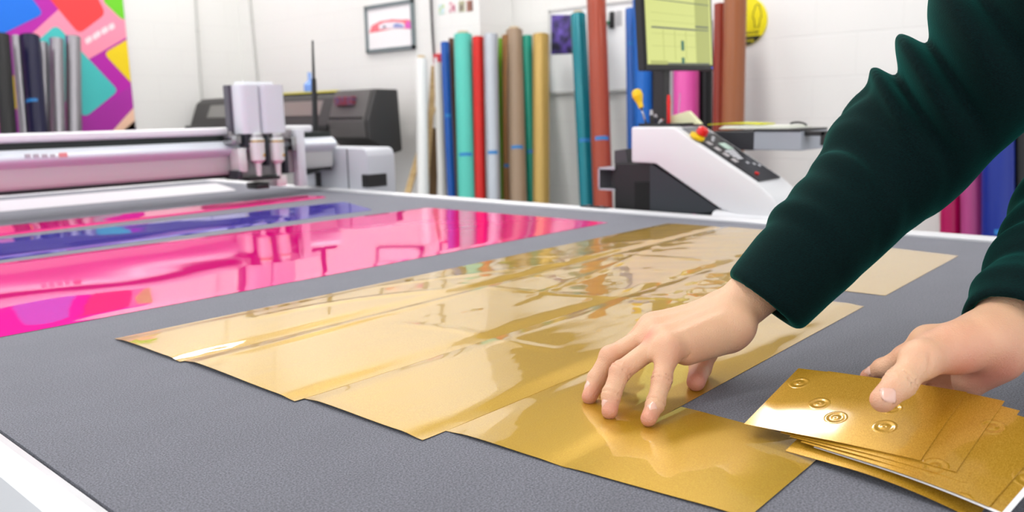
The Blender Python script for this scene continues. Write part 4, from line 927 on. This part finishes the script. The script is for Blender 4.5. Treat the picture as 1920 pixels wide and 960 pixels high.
# monitor on its post
t = thing('monitor', dep(1272, 130, 2.6), 'black monitor with a yellow green screen mounted above the console', 'monitor')
mc = [V(dep(1203, -62, 2.42)), V(dep(1331, -50, 2.74)), V(dep(1341, 137, 2.80)), V(dep(1208, 126, 2.46))]
ux = ((mc[1] - mc[0]) + (mc[2] - mc[3])); vx = ((mc[3] - mc[0]) + (mc[2] - mc[1])); cen = sum(mc, Vector()) / 4
W2 = ux.length / 4; H2 = vx.length / 4; ux.normalize(); vx = (vx - ux * vx.dot(ux)).normalized(); nz_ = ux.cross(vx).normalized()
if nz_.dot(V(CAM) - cen) < 0: nz_ = -nz_
def mon(u0, u1, v0, v1, h0, h1, bev=0.0):
    bm = bmesh.new(); vs = [bm.verts.new(cen + ux * u + vx * v + nz_ * h) for h in (h0, h1) for u, v in ((u0, v0), (u1, v0), (u1, v1), (u0, v1))]
    for f in ((0, 1, 2, 3), (7, 6, 5, 4), (0, 4, 5, 1), (1, 5, 6, 2), (2, 6, 7, 3), (3, 7, 4, 0)): bm.faces.new([vs[i] for i in f])
    if bev: bmesh.ops.bevel(bm, geom=bm.edges[:], offset=bev, segments=2, affect='EDGES')
    return bm
obj('monitor_case', mon(-W2, W2, -H2, H2, -.028, 0, .003), M_black, t, True, 30)
M_scr = mat('screen_green', rgb(60, 62, 30), .3, emit=(rgb(206, 212, 128), .86))
M_scr2 = mat('screen_olive', rgb(50, 52, 26), .3, emit=(rgb(170, 176, 100), .86)); M_sl = mat('screen_line', rgb(30, 34, 40), .3, emit=(rgb(70, 80, 90), .7)); M_sg = mat('screen_mark', rgb(20, 50, 40), .3, emit=(rgb(40, 110, 90), .7))
b_ = .014
scr = obj('screen', mon(-W2 + b_, W2 - b_, -H2 + b_, H2 - b_ * 1.3, -.001, .0008), M_scr, t)
def sm(u0, u1, v0, v1, m, nm, h=.0012):
    o = obj(nm, mon(-W2 + u0 * 2 * W2, -W2 + u1 * 2 * W2, -H2 + v0 * 2 * H2, -H2 + v1 * 2 * H2, .0005, h), m, t); o.parent = scr; o.matrix_parent_inverse = Matrix.Identity(4); return o
def fixpar(o): return o
sm(.72, .94, .06, .93, M_scr2, 'screen_side_pane'); sm(.1, .72, .575, .59, M_sl, 'screen_line', .0016); sm(.1, .94, .31, .318, M_sl, 'screen_line', .0016); sm(.07, .30, .905, .94, M_scr2, 'screen_taskbar', .0015)
sm(.30, .93, .925, .94, M_sl, 'screen_line', .0016); sm(.50, .54, .70, .80, M_sg, 'screen_mark', .0016); sm(.50, .54, .87, .93, M_sg, 'screen_mark', .0016)
for v in (.44, .52, .64, .76): sm(.1, .94, v, v + .004, M_scr2, 'screen_line', .0014)
for u in (.25, .41, .57): sm(u, u + .005, .6, .9, M_scr2, 'screen_line', .0014)
sm(.72, .92, .54, .555, M_sl, 'screen_mark', .0016); sm(.72, .92, .575, .585, M_sl, 'screen_mark', .0016)
obj('power_light', mon(W2 - .018, W2 - .012, H2 - .01, H2 - .006, .0, .0008), mat('led_blue', rgb(60, 80, 200), .3, emit=(rgb(90, 110, 255), 1.0)), t)
bc = cen + vx * (H2 * .2) - nz_ * .03
foot = V(dep(1240, 200, 2.62)); foot.z = TZ
bm = bmesh.new(); box(bm, (foot.x - .02, foot.y - .02, TZ - .3), (foot.x + .02, foot.y + .02, bc.z), .004); obj('monitor_post', bm, M_prd, t)
bm = bmesh.new(); tube(bm, (foot.x, foot.y, bc.z - .02), bc, .016, n=14); obj('monitor_arm', bm, M_prd, t, True, 40)
bm = bmesh.new(); box(bm, (TX1 + .04, foot.y - .02, TZ - .30), (foot.x + .02, foot.y + .02, TZ - .25), .003); obj('post_bracket', bm, M_prd, t)
# ================================================================== THE PERSON reaching over the table
def skin():
    m = bpy.data.materials.new('skin'); m.use_nodes = True; nt = m.node_tree; b = nt.nodes['Principled BSDF']
    at = nt.nodes.new('ShaderNodeAttribute'); at.attribute_name = 'flush'
    tc = nt.nodes.new('ShaderNodeTexCoord'); no = nt.nodes.new('ShaderNodeTexNoise'); no.inputs['Scale'].default_value = 60; no.inputs['Detail'].default_value = 4
    nt.links.new(tc.outputs['Object'], no.inputs['Vector'])
    mx = nt.nodes.new('ShaderNodeMix'); mx.data_type = 'RGBA'; mx.inputs['A'].default_value = rgb(230, 184, 148); mx.inputs['B'].default_value = rgb(212, 128, 108)
    ad = nt.nodes.new('ShaderNodeMath'); ad.operation = 'MULTIPLY_ADD'; ad.inputs[1].default_value = .35; ad.use_clamp = True
    sb = nt.nodes.new('ShaderNodeMath'); sb.operation = 'SUBTRACT'; sb.inputs[1].default_value = .5
    nt.links.new(no.outputs['Fac'], sb.inputs[0]); nt.links.new(sb.outputs[0], ad.inputs[0]); nt.links.new(at.outputs['Fac'], ad.inputs[2])
    nt.links.new(ad.outputs[0], mx.inputs['Factor']); nt.links.new(mx.outputs['Result'], b.inputs['Base Color'])
    n2 = nt.nodes.new('ShaderNodeTexNoise'); n2.inputs['Scale'].default_value = 260; n2.inputs['Detail'].default_value = 3; nt.links.new(tc.outputs['Object'], n2.inputs['Vector'])
    n3 = nt.nodes.new('ShaderNodeTexVoronoi'); n3.inputs['Scale'].default_value = 700; nt.links.new(tc.outputs['Object'], n3.inputs['Vector'])
    a2 = nt.nodes.new('ShaderNodeMath'); a2.operation = 'ADD'; nt.links.new(n2.outputs['Fac'], a2.inputs[0]); nt.links.new(n3.outputs['Distance'], a2.inputs[1])
    bp = nt.nodes.new('ShaderNodeBump'); bp.inputs['Strength'].default_value = .5; bp.inputs['Distance'].default_value = .0006
    nt.links.new(a2.outputs[0], bp.inputs['Height']); nt.links.new(bp.outputs[0], b.inputs['Normal'])
    b.inputs['Roughness'].default_value = .5; b.inputs['Subsurface Weight'].default_value = .25; b.inputs['Subsurface Radius'].default_value = (.012, .004, .002); b.inputs['Subsurface Scale'].default_value = .5
    return m
M_skin = skin()
M_nail = mat('nail', rgb(236, 188, 168), .25, coat=.5)
def D(px, py, d): return dep(px, py, d)
# key joints
elL = D(1690, 285, .945); shL = D(2170, -200, .76); wrL = D(1362, 597, .885)
wrR = D(1858, 640, .715); elR = D(2035, 400, .86); shR = np.array([1.31, .05, TZ + .44])
chest = np.array([1.15, -.02, TZ + .36]); hip = np.array([1.20, -.34, TZ + .02]); neck = np.array([1.14, .06, TZ + .50]); head = np.array([1.11, .15, TZ + .63])
xs = axis_grid(.42, 1.65, (.545, .885), .0017, .014)
ys = axis_grid(-.75, .55, (.075, .475), .0017, .014)
zs = axis_grid(-.02, 1.85, (.895, 1.075), .0017, .014)
B = Field(xs, ys, zs, .05)
# ---- torso, legs, head (carried under the clothes)
B.cone(hip, chest, .125, .13, .05); B.ell(hip + [0, 0, -.02], (.17, .12, .13), k=.05); B.ell(chest + [0, .0, .02], (.17, .11, .15), k=.05)
B.cone(shL, chest + [0, 0, .08], .055, .08, .04); B.cone(shR, chest + [0, 0, .08], .055, .08, .04); B.cone(chest + [0, .02, .08], neck, .06, .055, .03); B.cone(neck, head, .055, .055, .02)
for s in (-1, 1):
    h = hip + [s * .09, 0, -.05]; k = np.array([hip[0] + s * .11, -.30, .50]); a = np.array([hip[0] + s * .12, -.36, .09])
    B.cone(h, k, .085, .055, .04); B.cone(k, a, .055, .038, .02); B.cone(a, a + [0, .14, -.055], .036, .03, .02)
hd = (np.array([0, .55, -.84]) * 1.0)     # the face looks down at the table
up = np.array([0, .84, .55]); rt = np.array([1, 0, 0])
def hp(r, u, f): return head + rt * r + up * u + hd * f
B.ell(hp(0, .03, 0), (.078, .115, .096), rot=[rt, up, hd], k=.02); B.ell(hp(0, -.05, .03), (.058, .06, .06), rot=[rt, up, hd], k=.03)
B.cone(hp(0, .02, .088), hp(0, -.022, .108), .009, .013, .012); B.ell(hp(0, -.062, .083), (.024, .007, .009), rot=[rt, up, hd], k=.006); B.ell(hp(0, -.074, .081), (.02, .007, .009), rot=[rt, up, hd], k=.006)
B.ell(hp(0, -.1, .07), (.025, .02, .02), rot=[rt, up, hd], k=.02)
for s in (-1, 1):
    B.ell(hp(s * .078, 0, -.01), (.012, .03, .02), rot=[rt, up, hd], k=.008); B.ell(hp(s * .032, .022, .090), (.019, .011, .012), rot=[rt, up, hd], k=.006, sub=True)
    B.cone(hp(s * .015, .042, .088), hp(s * .05, .04, .078), .007, .006, .01)
# ---- arms
B.cone(shL, elL, .050, .040, .02); B.cone(elL, D(1500, 470, .905), .041, .034, .02); B.cone(D(1500, 470, .905), wrL, .034, .0255, .02)
B.cone(shR, elR, .050, .040, .02); B.cone(elR, wrR + (elR - wrR) * .25, .040, .029, .02); B.cone(wrR + (elR - wrR) * .25, wrR, .029, .0245, .02)
FL = []     # flushed spots: point, radius, amount
NAILS = []
def finger(pts, rad, k=.0035, root_k=.010):
    """pts: MCP, PIP, DIP, tip (pad centre)"""
    P = [np.array(p) for p in pts]
    B.cone(P[0], P[1], rad[0], rad[1], root_k); 
    B.cone(P[1], P[2], rad[1], rad[2], k); B.cone(P[2], P[3], rad[2], rad[3], k)
    B.ell(P[1], [rad[1] * 1.07] * 3, k=k)     # the knuckle
    B.ell(P[2], [rad[2] * 1.04] * 3, k=k)
    FL.append((P[1], .012, .5)); FL.append((P[3], .014, .75)); FL.append((P[2], .010, .3)); FL.append((P[0], .014, .35))
def crease(p, axis, r, w=.0009, depth=.0011):
    """shallow skin fold around a limb at p, axis = limb direction"""
    a = np.asarray(axis) / np.linalg.norm(axis); u = np.cross(a, [.3, .5, .8]); u /= np.linalg.norm(u); v = np.cross(a, u)
    n = 14
    ring = [p + (u * math.cos(2 * PI * i / n) + v * math.sin(2 * PI * i / n)) * (r + w * .6) for i in range(n + 1)]
    for i in range(n): B.cone(ring[i], ring[i + 1], w, w, .0012, sub=True)
# ---- left hand, fingertips pressed on the sheet
pk = [D(1252, 655, .812), D(1241, 712, .795), D(1229, 757, .782), onz(1216, 785, .0085)]
rg = [D(1240, 640, .835), D(1163, 697, .808), D(1146, 741, .797), onz(1143, 771, .0085)]
md = [D(1222, 625, .858), D(1143, 668, .846), D(1119, 710, .842), onz(1105, 744, .0080)]
ix = [D(1222, 612, .880), D(1170, 655, .882), D(1147, 695, .874), onz(1133, 727, .0080)]
finger(pk, (.0105, .0095, .0086, .0077)); finger(rg, (.0108, .0100, .0090, .0080)); finger(md, (.0110, .0100, .0092, .0080)); finger(ix, (.0110, .0100, .0090, .0078))
th = [D(1340, 618, .915), D(1326, 655, .910), D(1313, 690, .900), onz(1305, 716, .0100)]
B.cone(th[0], th[1], .0170, .0135, .014); B.cone(th[1], th[2], .0125, .0118, .005); B.cone(th[2], th[3], .0118, .0100, .004); FL.append((th[3], .02, .9)); FL.append((th[2], .02, .6))
wu = D(1378, 612, .868); wr_ = D(1352, 585, .902)
B.cone(wrL, wu, .0230, .0195, .012); B.cone(wrL, wr_, .0230, .0200, .012)
for M_, r_, w0 in ((pk[0], .0125, wu), (rg[0], .0125, wu * .6 + wr_ * .4), (md[0], .0125, wu * .35 + wr_ * .65), (ix[0], .0125, wr_)):
    B.cone(w0, M_, .0185, r_, .014)
B.cone(D(1365, 632, .862), D(1288, 662, .828), .0165, .0125, .012)     # hypothenar edge
B.cone(D(1350, 630, .880), D(1295, 655, .862), .017, .012, .012)     # palm
FL.append((D(1268, 665, .80), .02, .35)); FL.append((D(1213, 633, .83), .012, .7)); FL.append((D(1300, 672, .82), .02, .3)); FL.append((D(1380, 640, .86), .016, .5))
for f_, w0 in ((pk, wu), (rg, wu * .6 + wr_ * .4), (md, wu * .35 + wr_ * .65), (ix, wr_)):
    q0 = f_[0] + np.array([0, 0, .0105]); q1 = w0 + np.array([-.005, 0, .016]); B.cone(q0, q1, .0030, .0020, .006)
for f_ in (pk, rg, md): 
    B.ell(f_[0] + np.array([0, 0, .006]), (.009, .009, .008), k=.008)
for f_, r0 in ((pk, .0097), (rg, .0103)):
    ax = f_[2] - f_[0]
    for o_ in (-.0022, .0022): crease(f_[1] + ax / np.linalg.norm(ax) * o_, f_[2] - f_[0], r0, .0007)
    ax2 = f_[3] - f_[1]; crease(f_[2], ax2, r0 * .92, .0007)
# wrist folds where the hand bends back
wd = wrL - D(1300, 640, .84)
for px, py, dd in ((1345, 640, .858), (1362, 642, .862), (1380, 634, .864)):
    a_ = D(px, py + 14, dd - .016); b_ = D(px - 8, py - 22, dd - .020); B.cone(a_, b_, .0009, .0006, .0016, sub=True)
for a_, b_ in (((1286, 676), (1294, 664)), ((1276, 672), (1283, 660)), ((1296, 678), (1303, 668))):
    B.cone(D(a_[0], a_[1], .812), D(b_[0], b_[1], .812), .0012, .0008, .002, sub=True)
# ---- right hand holding the cards
tR = [D(1795, 652, .700), D(1726, 674, .680), D(1688, 718, .664), D(1655, 750, .654)]
B.cone(tR[0], tR[1], .0200, .0150, .014); B.cone(tR[1], tR[2], .0128, .0120, .008); B.cone(tR[2], tR[3], .0120, .0100, .004); B.ell(tR[2], [.0124] * 3, k=.004)
B.ell(tR[1], [.0145] * 3, k=.008)
FL += [(tR[3], .014, .5), (tR[1], .018, .35), (D(1800, 690, .69), .035, .75), (D(1860, 700, .7), .035, .85), (D(1760, 690, .68), .02, .5)]
i0 = D(1745, 644, .745); i1 = D(1696, 668, .762); i2 = D(1655, 690, .775); i3 = D(1627, 706, .788)
finger([i0, i1, i2, i3], (.0120, .0095, .0084, .0072), root_k=.012)
m0 = D(1770, 655, .765); m1 = D(1728, 695, .795); m2 = D(1700, 735, .782); m3 = D(1685, 765, .765)
finger([m0, m1, m2, m3], (.0115, .0100, .0090, .0080))
r0 = D(1795, 675, .775); r1 = D(1765, 725, .790); r2 = D(1740, 765, .772); r3 = D(1728, 790, .752)
finger([r0, r1, r2, r3], (.0110, .0095, .0088, .0080))
k0 = D(1820, 692, .768); k1 = D(1800, 735, .775); k2 = D(1785, 762, .758); k3 = D(1778, 785, .742)
finger([k0, k1, k2, k3], (.0100, .0085, .0078, .0070))
B.cone(wrR, i0, .0235, .0145, .016); B.cone(wrR, m0, .0230, .0140, .016); B.cone(wrR + [0, 0, -.004], r0, .0220, .0135, .014); B.cone(wrR + [0, 0, -.006], k0, .0200, .0130, .014)
B.cone(D(1865, 672, .715), D(1818, 716, .728), .0195, .0145, .014)       # heel of the hand
B.cone(D(1840, 640, .70), tR[0], .0200, .0195, .014)                    # ball of the thumb
B.cone(D(1735, 655, .70), D(1735, 640, .738), .010, .0105, .012)          # web between thumb and index
for o_ in (-.0025, .0025):
    ax = tR[3] - tR[1]; crease(tR[2] + ax / np.linalg.norm(ax) * o_, ax, .0120, .0008)
for a_, b_ in (((1742, 664), (1740, 712)), ((1696, 660), (1708, 678))):
    B.cone(D(a_[0], a_[1], .664), D(b_[0], b_[1], .662), .0012, .0010, .002, sub=True)
B.cone(D(1818, 706, .676), D(1875, 655, .676), .0012, .001, .003, sub=True)
me, vv = B.mesh('person'); me.materials.append(M_skin)
fl = np.zeros(len(me.vertices))
co = np.empty(len(me.vertices) * 3); me.vertices.foreach_get('co', co); co = co.reshape(-1, 3)
for p, r_, am in FL: fl = np.maximum(fl, am * np.exp(-((co - p) ** 2).sum(1) / r_ ** 2))
at = me.attributes.new('flush', 'FLOAT', 'POINT'); at.data.foreach_set('value', fl.astype(np.float32))
person = bpy.data.objects.new('person', me); C.objects.link(person)
tag(person, 'person in a dark green sweatshirt leaning over the table, one hand on the gold sheets, the other holding cards', 'person')
person['label'] = 'person in a dark green sweatshirt reaching over the table and holding gold cards'
sm_ = person.modifiers.new('smooth', 'SMOOTH'); sm_.factor = .5; sm_.iterations = 2
def nail(tip, dirv, out, w, l, lift, label=None):
    """a curved nail plate: tip = fingertip pad centre, dirv = finger direction, out = where the nail faces"""
    d = V(dirv).normalized(); o_ = V(out); o_ = (o_ - d * o_.dot(d)).normalized(); s = d.cross(o_); c = V(tip)
    bm = bmesh.new(); n, k = 8, 8; g = []
    for i in range(n + 1):
        row = []
        for j in range(k + 1):
            u = (i / n - .5); v = j / k; a = u * 1.75
            e = l * (v - .5); rr = lift * (1 - .10 * max(0, v - .5) * 2)
            wv = w * (1 - .10 * abs(v - .5) * 2) * (math.sin(min(PI, max(.0, v * PI * .9 + .28))) ** .35)
            row.append(bm.verts.new(c + d * (e - abs(u) ** 2 * l * .5 * (1 if v > .5 else -1) * .5) + o_ * (rr * math.cos(a * .95)) + s * (wv * math.sin(a) / math.sin(.875))))
        g.append(row)
    for i in range(n):
        for j in range(k): bm.faces.new([g[i][j], g[i + 1][j], g[i + 1][j + 1], g[i][j + 1]])
    o = obj('fingernail', bm, M_nail, None, True); o.parent = person
    so = o.modifiers.new('thick', 'SOLIDIFY'); so.thickness = .0006; so.offset = -1
    return o
def toward(p): return CAM - np.asarray(p)
nail(pk[3] * .55 + pk[2] * .45, pk[3] - pk[2], toward(pk[3]) * 1.0 + np.array([-.35, .05, .0]), .0056, .0125, .0086)
nail(rg[3] * .60 + rg[2] * .40, rg[3] - rg[2], np.array([-1.0, .55, .15]), .0062, .0120, .0088)
nail(md[3] * .60 + md[2] * .40, md[3] - md[2], np.array([-1.0, .55, .25]), .0062, .0120, .0090)
nail(ix[3] * .60 + ix[2] * .40, ix[3] - ix[2], np.array([-1.0, .75, .25]), .0060, .0120, .0088)
nail(tR[3] * .97 + tR[2] * .03, tR[3] - tR[2], toward(tR[3]) + np.array([-.28, -.05, -.02]), .0080, .0140, .0107)
nail(i3 * .6 + i2 * .4, i3 - i2, np.array([-.3, .9, -.2]), .0058, .011, .0080)
# eyes, hair
for s in (-1, 1):
    bm = bmesh.new(); sphere(bm, hp(s * .032, .022, .078), .0125, n=16); e = obj('eye', bm, mat('eye_white', rgb(235, 232, 228), .2), None, True); e.parent = person
Hf = Field(np.arange(head[0] - .14, head[0] + .14, .005), np.arange(head[1] - .18, head[1] + .2, .005), np.arange(head[2] - .16, head[2] + .2, .005))
Hf.ell(hp(0, .045, -.018), (.088, .118, .100), rot=[rt, up, hd], k=.01); Hf.ell(hp(0, -.03, -.06), (.07, .06, .045), rot=[rt, up, hd], k=.03)
Hf.halfspace_keep(hp(0, .0, .055), hd * .95 - up * .25)
mh, _ = Hf.mesh('hair'); mh.materials.append(mat('hair_brown', rgb(46, 32, 24), .55, bump=((300, 60, 60), .8, .004)))
ho = bpy.data.objects.new('hair', mh); C.objects.link(ho); ho.parent = person; ho.modifiers.new('smooth', 'SMOOTH').iterations = 4
# ---- sweatshirt
def knit():
    m = bpy.data.materials.new('green_fleece'); m.use_nodes = True; nt = m.node_tree; b = nt.nodes['Principled BSDF']
    tc = nt.nodes.new('ShaderNodeTexCoord'); mp = nt.nodes.new('ShaderNodeMapping'); mp.inputs['Scale'].default_value = (300, 500, 1500); mp.inputs['Rotation'].default_value = (.3, .5, .2)
    no = nt.nodes.new('ShaderNodeTexNoise'); no.inputs['Scale'].default_value = 1; no.inputs['Detail'].default_value = 3
    nt.links.new(tc.outputs['Object'], mp.inputs[0]); nt.links.new(mp.outputs[0], no.inputs['Vector'])
    rp = nt.nodes.new('ShaderNodeValToRGB'); rp.color_ramp.elements[0].position = .3; rp.color_ramp.elements[1].position = .7
    rp.color_ramp.elements[0].color = rgb(0, 9, 11); rp.color_ramp.elements[1].color = rgb(0, 28, 28)
    nt.links.new(no.outputs['Fac'], rp.inputs['Fac']); nt.links.new(rp.outputs['Color'], b.inputs['Base Color'])
    bp = nt.nodes.new('ShaderNodeBump'); bp.inputs['Strength'].default_value = .4; bp.inputs['Distance'].default_value = .0008
    nt.links.new(no.outputs['Fac'], bp.inputs['Height']); nt.links.new(bp.outputs[0], b.inputs['Normal'])
    b.inputs['Roughness'].default_value = .95; b.inputs['Specular IOR Level'].default_value = .15
    b.inputs['Sheen Weight'].default_value = .75; b.inputs['Sheen Roughness'].default_value = .4; b.inputs['Sheen Tint'].default_value = rgb(0, 120, 108)
    return m
M_knit = knit()
xs = np.arange(.62, 1.56, .0036); ys = np.arange(-.56, .48, .0036); zs = np.arange(TZ - .06, TZ + .66, .0036)
S = Field(xs, ys, zs, .05)
S.cone(hip + [0, 0, .03], chest, .150, .155, .05, flat='a'); S.ell(chest + [0, 0, .0], (.195, .135, .17), k=.05)
S.cone(shL, chest + [0, 0, .07], .078, .11, .06); S.cone(shR, chest + [0, 0, .07], .078, .11, .06); S.cone(chest + [0, .02, .08], neck, .085, .066, .04, flat='b')
g = lambda x, c, w: np.exp(-((x - c) / w) ** 2)
axF = wrL - elL
vF = np.array([-.62, .30, .72]); vF /= np.linalg.norm(vF)      # the upper-left side of the sleeve as seen in the photograph
def foldF(s, dx, dy, dz):       # s runs from the elbow to the wrist
    side = (dx * vF[0] + dy * vF[1] + dz * vF[2]) / .06
    q = s + .020 * side
    z = .0045 * g(q, .012, .010) + .0040 * g(q, .045, .012) - .003 * g(q, .028, .008) + .0022 * g(q + .02 * side, .095, .014) - .002 * g(q + .03 * side, .12, .01) + .0016 * np.sin(q * 150 + dx * 60) * g(s, .06, .07) + .003 * g(q - .015 * side, .17, .014) - .002 * g(q, .195, .012)
    return z * 1.5 * np.clip(.5 + .7 * side, .1, 1.1)
def foldU(s, dx, dy, dz):       # s runs from the elbow to the shoulder
    side = (dx * vF[0] + dy * vF[1] + dz * vF[2]) / .07
    q = s - .030 * side
    return np.clip(.45 + .75 * side, 0, 1.15) * 1.7 * (.0080 * g(q, .020, .011) - .0080 * g(q, .040, .008) + .0085 * g(q, .062, .012) - .0090 * g(q, .086, .009) + .010 * g(q, .118, .018) - .007 * g(q, .150, .011) + .006 * g(q, .18, .016))
cuffL = D(1425, 573, .880)
axd = cuffL - elL; axd = axd / np.linalg.norm(axd); vw = cuffL - CAM; vw = vw / np.linalg.norm(vw)
cn = axd - vw * (axd @ vw); cn = cn / np.linalg.norm(cn); e1 = D(1352, 545, .88); e2 = D(1474, 638, .88); ed = (e2 - e1) / np.linalg.norm(e2 - e1); cn = cn - ed * (cn @ ed); cn = cn / np.linalg.norm(cn)
cn = cn * .92 + axd * .25; cn = cn / np.linalg.norm(cn)
S.cone(elL, cuffL + axd * .03, .0710, .0455, .012, fold=foldF, cut=(cuffL - cn * .004, cn)); S.cone(elL, shL, .0720, .086, .03, fold=foldU)
ia = cuffL + (cuffL - elL) / np.linalg.norm(cuffL - elL) * .012; ib = cuffL - (cuffL - elL) / np.linalg.norm(cuffL - elL) * .035
S.cone(cuffL - cn * .012 - axd * .012, cuffL + axd * .05, .0310, .0350, .004, sub=True)
cuffR = D(1888, 622, .722)
dR = (elR - cuffR) / np.linalg.norm(elR - cuffR)
def foldR(s, dx, dy, dz): return .0035 * g(s + dz * .3, .05, .012) + .005 * g(s - dz * .4, .10, .016) - .004 * g(s, .075, .010) + .005 * g(s, .16, .02) - .004 * g(s, .13, .012) + .0045 * g(s, .22, .02)
S.cone(cuffR, elR, .0400, .0600, .012, fold=foldR, flat='a'); S.cone(elR, shR, .060, .080, .03)
S.cone(cuffR - dR * .02, cuffR + dR * .03, .0350, .0310, .004, sub=True)
ms, _ = S.mesh('sweatshirt'); ms.materials.append(M_knit)
so = bpy.data.objects.new('sweatshirt', ms); C.objects.link(so); so.parent = person; q_ = so.modifiers.new('smooth', 'SMOOTH'); q_.iterations = 3; q_.factor = .5
so['label'] = 'dark green fleece sweatshirt'
Tf = Field(np.arange(.92, 1.52, .009), np.arange(-.56, -.06, .009), np.arange(.04, TZ + .14, .009), .05)
Tf.ell(hip + [0, 0, -.02], (.185, .135, .15), k=.05)
for s in (-1, 1):
    h = hip + [s * .09, 0, -.05]; k = np.array([hip[0] + s * .11, -.30, .50]); a = np.array([hip[0] + s * .12, -.36, .09]); Tf.cone(h, k, .10, .075, .04); Tf.cone(k, a, .075, .062, .02, flat='b')
mt, _ = Tf.mesh('trousers'); mt.materials.append(mat('denim_dark', rgb(34, 36, 46), .9)); to = bpy.data.objects.new('trousers', mt); C.objects.link(to); to.parent = person; to.modifiers.new('smooth', 'SMOOTH').iterations = 4
for s in (-1, 1):
    c = np.array([hip[0] + s * .12, -.30, .0]); Sf = Field(np.arange(c[0] - .08, c[0] + .08, .006), np.arange(c[1] - .17, c[1] + .2, .006), np.arange(-.012, .14, .006), .05)
    Sf.ell(c + [0, .03, .035], (.05, .145, .045), k=.02); Sf.ell(c + [0, -.06, .06], (.045, .06, .06), k=.02); Sf.halfspace_keep((0, 0, .004), (0, 0, -1))
    mq, _ = Sf.mesh('shoe'); mq.materials.append(mat('shoe_black', rgb(28, 28, 30), .6)); q = bpy.data.objects.new('shoe', mq); C.objects.link(q); q.parent = person

# ================================================================== THE HELD CARDS
A0 = V(D(1395, 795, .742)); D0 = V(D(1725, 857, .629)); B0 = V(D(1455, 698, .814)); C0 = V(D(1769, 713, .718))
eu = (D0 - A0).normalized(); ev = (B0 - A0); ev = (ev - eu * ev.dot(eu)).normalized(); en = eu.cross(ev).normalized()
if en.z < 0: en = -en
CL, CW = (D0 - A0).length, .107
piv = A0 + eu * CL * .62 + ev * CW * .42       # under the thumb
def card(i, rot, du, dv, drop, bend, label, mt_=None, white=False):
    R = Matrix.Rotation(-rot, 3, en)
    bm = bmesh.new(); nu, nv = 24, 12; th = .00045
    def P(u, v, h):
        q = A0 + eu * (u + du) + ev * (v + dv) + en * 0
        q = piv + R @ (q - piv); s = max(0.0, u - CL * .35); s2 = max(0.0, (CW * .45 - v)) 
        return q + en * (h - drop - bend * s * s - bend * .5 * s2 * s2) 
    g_ = [[[bm.verts.new(P(CL * a / nu, CW * b / nv, h)) for b in range(nv + 1)] for a in range(nu + 1)] for h in (0, th)]
    for a in range(nu):
        for b in range(nv):
            for h in (0, 1): bm.faces.new([g_[h][a][b], g_[h][a + 1][b], g_[h][a + 1][b + 1], g_[h][a][b + 1]])
    for a in range(nu):
        for b in (0, nv): bm.faces.new([g_[0][a][b], g_[0][a + 1][b], g_[1][a + 1][b], g_[1][a][b]])
    for b in range(nv):
        for a in (0, nu): bm.faces.new([g_[0][a][b], g_[0][a][b + 1], g_[1][a][b + 1], g_[1][a][b]])
    if white:
        bm.faces.ensure_lookup_table()
    bmesh.ops.recalc_face_normals(bm, faces=bm.faces)
    me = bpy.data.meshes.new('gold_card'); bm.to_mesh(me); bm.free(); me.materials.append(mt_ or M_goldcard)
    me.polygons.foreach_set('use_smooth', [True] * len(me.polygons)); me.set_sharp_from_angle(angle=math.radians(50))
    o = bpy.data.objects.new('gold_card' if not white else 'backing_card', me); C.objects.link(o)
    return tag(o, label, 'card', 'cards held in the hand')
labs = ['topmost gold glitter card in the held fan, the thumb pressing on it', 'second gold card of the held fan, just peeking out below the top one', 'third gold card of the held fan, turned slightly outwards',
        'fourth gold card of the held fan, its corner rising behind the third', 'fifth gold card of the held fan, next to the steepest ones', 'sixth gold card of the held fan, next to lowest of the gold ones', 'lowest gold card of the held fan, hanging over the felt']
spec = [(0, 0, 0, 0, .3), (.03, .027, .001, .0010, .5), (.07, .038, -.003, .0020, .6), (.11, .050, -.006, .0030, .7), (.15, .064, -.009, .0042, .7), (.10, .052, -.018, .0085, 1.5)]
for i, s_ in enumerate(spec): card(i, s_[0], s_[1], s_[2], s_[3], s_[4], labs[i])
card(7, .165, .0765, -.0085, .0062, .8, 'white backing card showing along the edge of the held fan', M_paper, True)
card(8, .160, .0725, -.0068, .0054, .8, labs[6])
WORLD = 1.25; EXPO = 0.28
# ================================================================== CAMERA, LIGHT
cam_d = bpy.data.cameras.new('camera'); cam = bpy.data.objects.new('camera', cam_d); C.objects.link(cam)
cam_d.sensor_width = 36; cam_d.lens = F0 / 1920 * 36; cam_d.clip_start = .02
cam.matrix_world = Matrix([list(R3[0]) + [CAM[0]], list(R3[1]) + [CAM[1]], list(R3[2]) + [CAM[2]], [0, 0, 0, 1]])
cam_d.dof.use_dof = True; cam_d.dof.focus_distance = .80; cam_d.dof.aperture_fstop = 6.3
bpy.context.scene.camera = cam
w = bpy.data.worlds.new('world'); bpy.context.scene.world = w; w.use_nodes = True
bg = w.node_tree.nodes['Background']; bg.inputs['Color'].default_value = (.93, .96, 1, 1); bg.inputs['Strength'].default_value = WORLD
sc = bpy.context.scene
sc.view_settings.view_transform = 'Standard'; sc.view_settings.look = 'None'; sc.view_settings.gamma = 1; sc.view_settings.use_curve_mapping = False
sc.view_settings.exposure = EXPO
sc.cycles.max_bounces = 8; sc.cycles.caustics_reflective = False; sc.cycles.caustics_refractive = False
